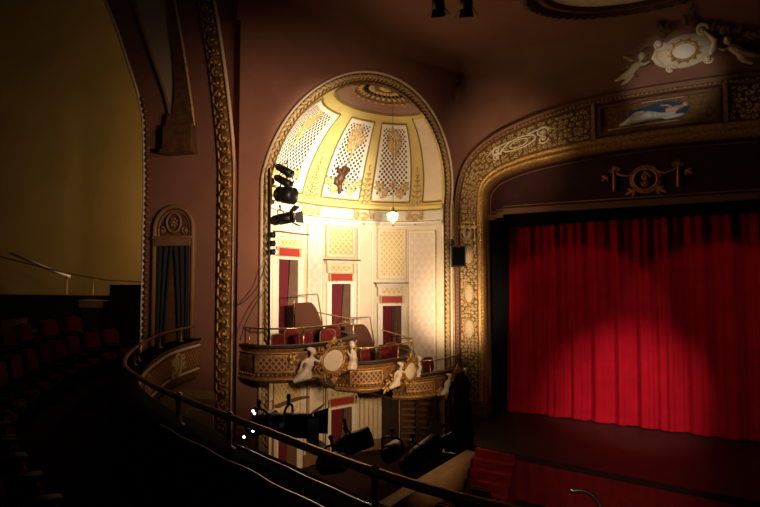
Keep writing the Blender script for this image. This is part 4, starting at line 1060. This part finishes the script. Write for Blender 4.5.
for i, px in enumerate((438, 466)):
    lamp_can('ceiling_lantern', pxp(px, -3, 11.0), (.1, .5, -.8), .45, .14, 'dark lantern hanging at the top edge above the niche, '+('left', 'right')[i]+' one of two', 'lanterns hung from the ceiling', True)
# loudspeaker by the stage frame
sp = thing('loudspeaker', 'black box loudspeaker bracketed on the strip between niche and stage frame', 'loudspeaker', W1w(3.85, .3, .35))
S = lambda x, y, z: (2.5+(x*.9+y*.1)*1.35, 16.75+(x*-.2+y*.95)*1.35, .72+z*1.3)
mb = MB(S); mb.box((-.16, .2), (-.12, .2), (-.30, .22)); mb.build('cabinet', 'black', sp)
mb = MB(S); mb.box((-.13, .17), (-.14, -.12), (-.26, .18)); mb.build('grille', 'blackcloth', sp)
mb = MB(S); mb.tube([(-.12, .1, .3), (-.12, .9, .3)], .03, 6); mb.tube([(-.12, .1, .35), (-.12, .1, -.2)], .025, 6); mb.blob((-.14, .05, .3), (.07, .07, .1)); mb.build('bracket', 'black', sp)
# covered tower
tw = thing('cloth_covered_stack', 'tall stack draped in black cloth at the foot of the stage frame', 'covered stack', (2.45, 16.3, STAGE-.9))
mb = MB(); g = random.Random(4)
def twf(x, y):
    a = 2*math.pi*x; z = STAGE-1.3+y*2.95; r = .34*(1-.3*y)+.04*math.sin(5*a+y*3)+.025*math.sin(9*a)-.07*math.exp(-((y-.72)/.06)**2); r *= math.sqrt(max(0, 1-((y-.85)/.15)**2)) if y > .85 else 1; return (2.5+r*math.cos(a), 16.2+r*math.sin(a), z)
mb.grid(twf, 40, 20); mb.build('black_cloth', 'blackcloth', tw, True)
mb = MB(); mb.box((2.2, 2.8), (15.9, 16.5), (FLOOR, STAGE-1.25)); mb.build('base', 'black', tw)

# foreground lanterns hung outside the balcony rail

lamp_can('followspot', pxp(290, 425, 5.0), (.97, -.1, -.02), .40, .115, 'large black lantern with flared barn doors hung beyond the balcony rail', None, True)
lamp_can('followspot', pxp(262, 424, 5.3), (.55, .8, .1), .34, .10, 'black lantern with white status lights behind the rail, left of the large flared one')
t = COL.objects[-1].parent
for p in ((253, 411), (254.5, 413.5), (254, 427), (253, 431), (244, 437)):
    mb = MB(); mb.blob(pxp(p[0], p[1], 4.75), .011, 0, 8, 5); mb.build('status_light', 'led', t, True)
lamp_can('followspot', pxp(352, 443, 5.6), (.9, .3, .25), .42, .11, 'black lantern tilted upward beyond the rail, right of the large flared one')
lamp_can('followspot', pxp(420, 455, 8.0), (.8, .5, .4), .7, .15, 'dim black lantern beyond the rail nearest the pit wall', None, True)
lamp_can('followspot', pxp(334, 463, 5.0), (-.6, .7, -.3), .34, .10, 'dim black lantern pointing down just beyond the rail, below the upward tilted one', None)
lamp_can('followspot', pxp(392, 452, 7.0), (.3, .9, -.1), .45, .12, 'dim black lantern beyond the rail post, facing the box wall', None)
hp = thing('lighting_bar', 'black pipe under the balcony edge carrying the lanterns', 'pipe', bf(upx(300), RM-.3, .5))
ua, ub = upx(235), upx(470)
mb = MB(bf); mb.tube([(ua+(ub-ua)*i/20, RM-.28, .42) for i in range(21)], .03, 7); mb.build('pipe', 'black', hp, True)
for k in range(3):
    u = ua+(ub-ua)*(k+.3)/3; mb = MB(bf); mb.tube([(u, RM-.28, .42), (u, RM-.2, .1)], .02, 6); mb.build('bracket', 'black', hp)
mb = MB(bf); mb.tube([(ua+(ub-ua)*i/30, RM+.045, .06+.004*math.sin(i*.9)) for i in range(31)], .008, 5); tag(mb.build('cable', 'steel', None, True), 'shiny cable lying along the balcony cap', 'cable')
mb = MB(bf); mb.tube([(upx(180)+(upx(430)-upx(180))*i/30, RM+.05, -.19+.01*math.sin(i*.9)) for i in range(31)], .008, 5); tag(mb.build('cable', 'steel', None, True), 'thin glinting cable along the inner edge of the balcony cap', 'cable')
# small box audience seats on the main floor beneath the boxes
g = random.Random(9)
sub = 0
for r_ in range(3):
    for c in range(6):
        p = Vector(W1(-3.0+c*.62, FLOOR, -1.9-r_*1.0))
        if (Vector((p.x, p.y))-P0).dot(nv) > -.75: continue
        dup(s0, p, WR+R(-75), 'red velvet main floor seat, '+('row nearest the wall below the boxes', 'second row out from the box wall', 'third row out from the box wall')[r_], ('main floor seats, row by the box wall', 'main floor seats, second row', 'main floor seats, third row')[r_])
# orchestra pit furniture
def stand(i, p, a, lab):
    t = thing('music_stand', lab, 'music stand', p, a, 'music stands in the pit')
    mb = MB(); mb.tube([(0, 0, .02), (0, 0, 1.05)], .014, 6); mb.build('pole', 'black', t)
    for k in range(3): mb = MB(); mb.tube([(0, 0, .25), (.26*math.cos(k*2.09), .26*math.sin(k*2.09), .01)], .01, 5); mb.build('leg', 'black', t)
    mb = MB(); mb.fn = lambda x, y, z: (x, y*.35-.12, 1.05+y*.9+z*.2); mb.box((-.25, .25), (0, .35), (0, .03)); mb.build('desk', 'black', t)
    for o in kids(t): o.matrix_parent_inverse = Matrix()
for i, (px, Y) in enumerate(((566, 9.6), (590, 9.2), (612, 9.5), (548, 9.9))):
    stand(i, (((px-380)/520)*Y, Y, FLOOR), .3*i-1, 'black music stand in the pit, '+('left of the curved chrome hoop', 'third from the left', 'rightmost', 'leftmost')[i])
kb = thing('pit_hoop', 'curved shiny chrome hoop among the music stands', 'hoop', pxp(590, 507, 7.5))  # curved steel tube among the music stands
mb = MB(); c = pxp(580, 512, 7.5); mb.tube([tuple(c+Vector((.3*math.sin(R(a)), 0.05*math.cos(R(a)), .28*math.cos(R(a))))) for a in range(-20, 100, 8)], .025, 7); mb.build('rim', 'steel', kb, True)
# ================================================================== CAMERA, LIGHT
cam = bpy.data.cameras.new('camera'); co = bpy.data.objects.new('camera', cam); COL.objects.link(co)
cam.sensor_width = 36; cam.lens = 36*520/760; co.location = (0, 0, 0); co.rotation_euler = (R(92.6), 0, 0); cam.clip_start = .05; cam.clip_end = 200
sc.camera = co
w = bpy.data.worlds.new('world'); sc.world = w; w.use_nodes = True
w.node_tree.nodes['Background'].inputs[0].default_value = (.6, .45, .4, 1); w.node_tree.nodes['Background'].inputs[1].default_value = .014
def light(name, kind, loc, col, e, aim=None, size=.2, spot=60, blend=.5):
    l = bpy.data.lights.new(name, kind); l.energy = e; l.color = col
    if kind == 'SPOT': l.spot_size = R(spot); l.spot_blend = blend; l.shadow_soft_size = size
    elif kind == 'AREA': l.size = size
    else: l.shadow_soft_size = size
    o = bpy.data.objects.new(name, l); COL.objects.link(o); o.location = loc
    if aim: o.rotation_euler = (Vector(aim)-Vector(loc)).to_track_quat('-Z', 'Y').to_euler()
    return o
light('pendant_light', 'POINT', pxp(393, 216, 16.25), (1, .85, .55), 25, size=.12)
light('dome_flood', 'SPOT', (5.5, 5.0, 1.5), (1, .88, .66), 14000, W1(-.9, 3.1, 1.2), .25, 25, .9)
light('niche_flood', 'SPOT', (5.0, 6.0, 1.0), (1, .84, .60), 6200, W1(-.5, .7, 1.5), .25, 36, .9)
light('lower_fill', 'SPOT', (4.8, 9.0, -2.2), (1, .64, .33), 1200, W1(-.2, -3.8, 1), .25, 50, 1)  # added fill to brighten the zone under the boxes, no fixture behind it
light('house_flood', 'SPOT', (3.0, 3.5, .8), (1, .64, .42), 3300, W1(-1.4, 1.2, 0), .4, 58, 1)
light('frame_fill', 'SPOT', (1.6, 14.2, -1.9), (1, .74, .48), 900, PRO(-.1, -.8, 0), .2, 58, 1)  # added fill standing in for niche spill on the gilded column
light('arch_fill', 'SPOT', (3, 9.0, 0), (1, .70, .42), 1500, PRO(1.6, 3.9, 0), .2, 30, 1)  # added fill that lifts the left curve of the stage frame
light('bay_fill', 'SPOT', (4.0, 4.5, 3.2), (1, .62, .34), 600, W3(.7, 2, 0), .4, 50, 1)  # added weak fill so the end bay is not too dark
light('shield_spot', 'SPOT', (2, 3, 2), (1, .85, .7), 1800, PRO(6.5, 5.7, 0), .1, 12, .8)
light('stage_spot', 'SPOT', (3.5, 3, 3.4), (1, .9, .8), 1100, prp(573, 335), .12, 23, .25)
light('stage_spot', 'SPOT', (7.5, 3, 3.4), (1, .9, .8), 700, prp(715, 335), .12, 24, .25)
light('stage_spot', 'SPOT', (5, 3.0, 3.2), (1, .9, .8), 8500, prp(625, 400), .12, 20, 1)
light('pit_fill', 'SPOT', (2.5, 4.5, -2.0), (1, .7, .5), 420, PRO(4.6, -5.2, 3.6), .2, 40, 1)  # added fill to bring up the red stage skirt
light('gallery_lamp', 'POINT', W3(.7, 2.5, -1.2), (1, .72, .34), 520, size=.2)
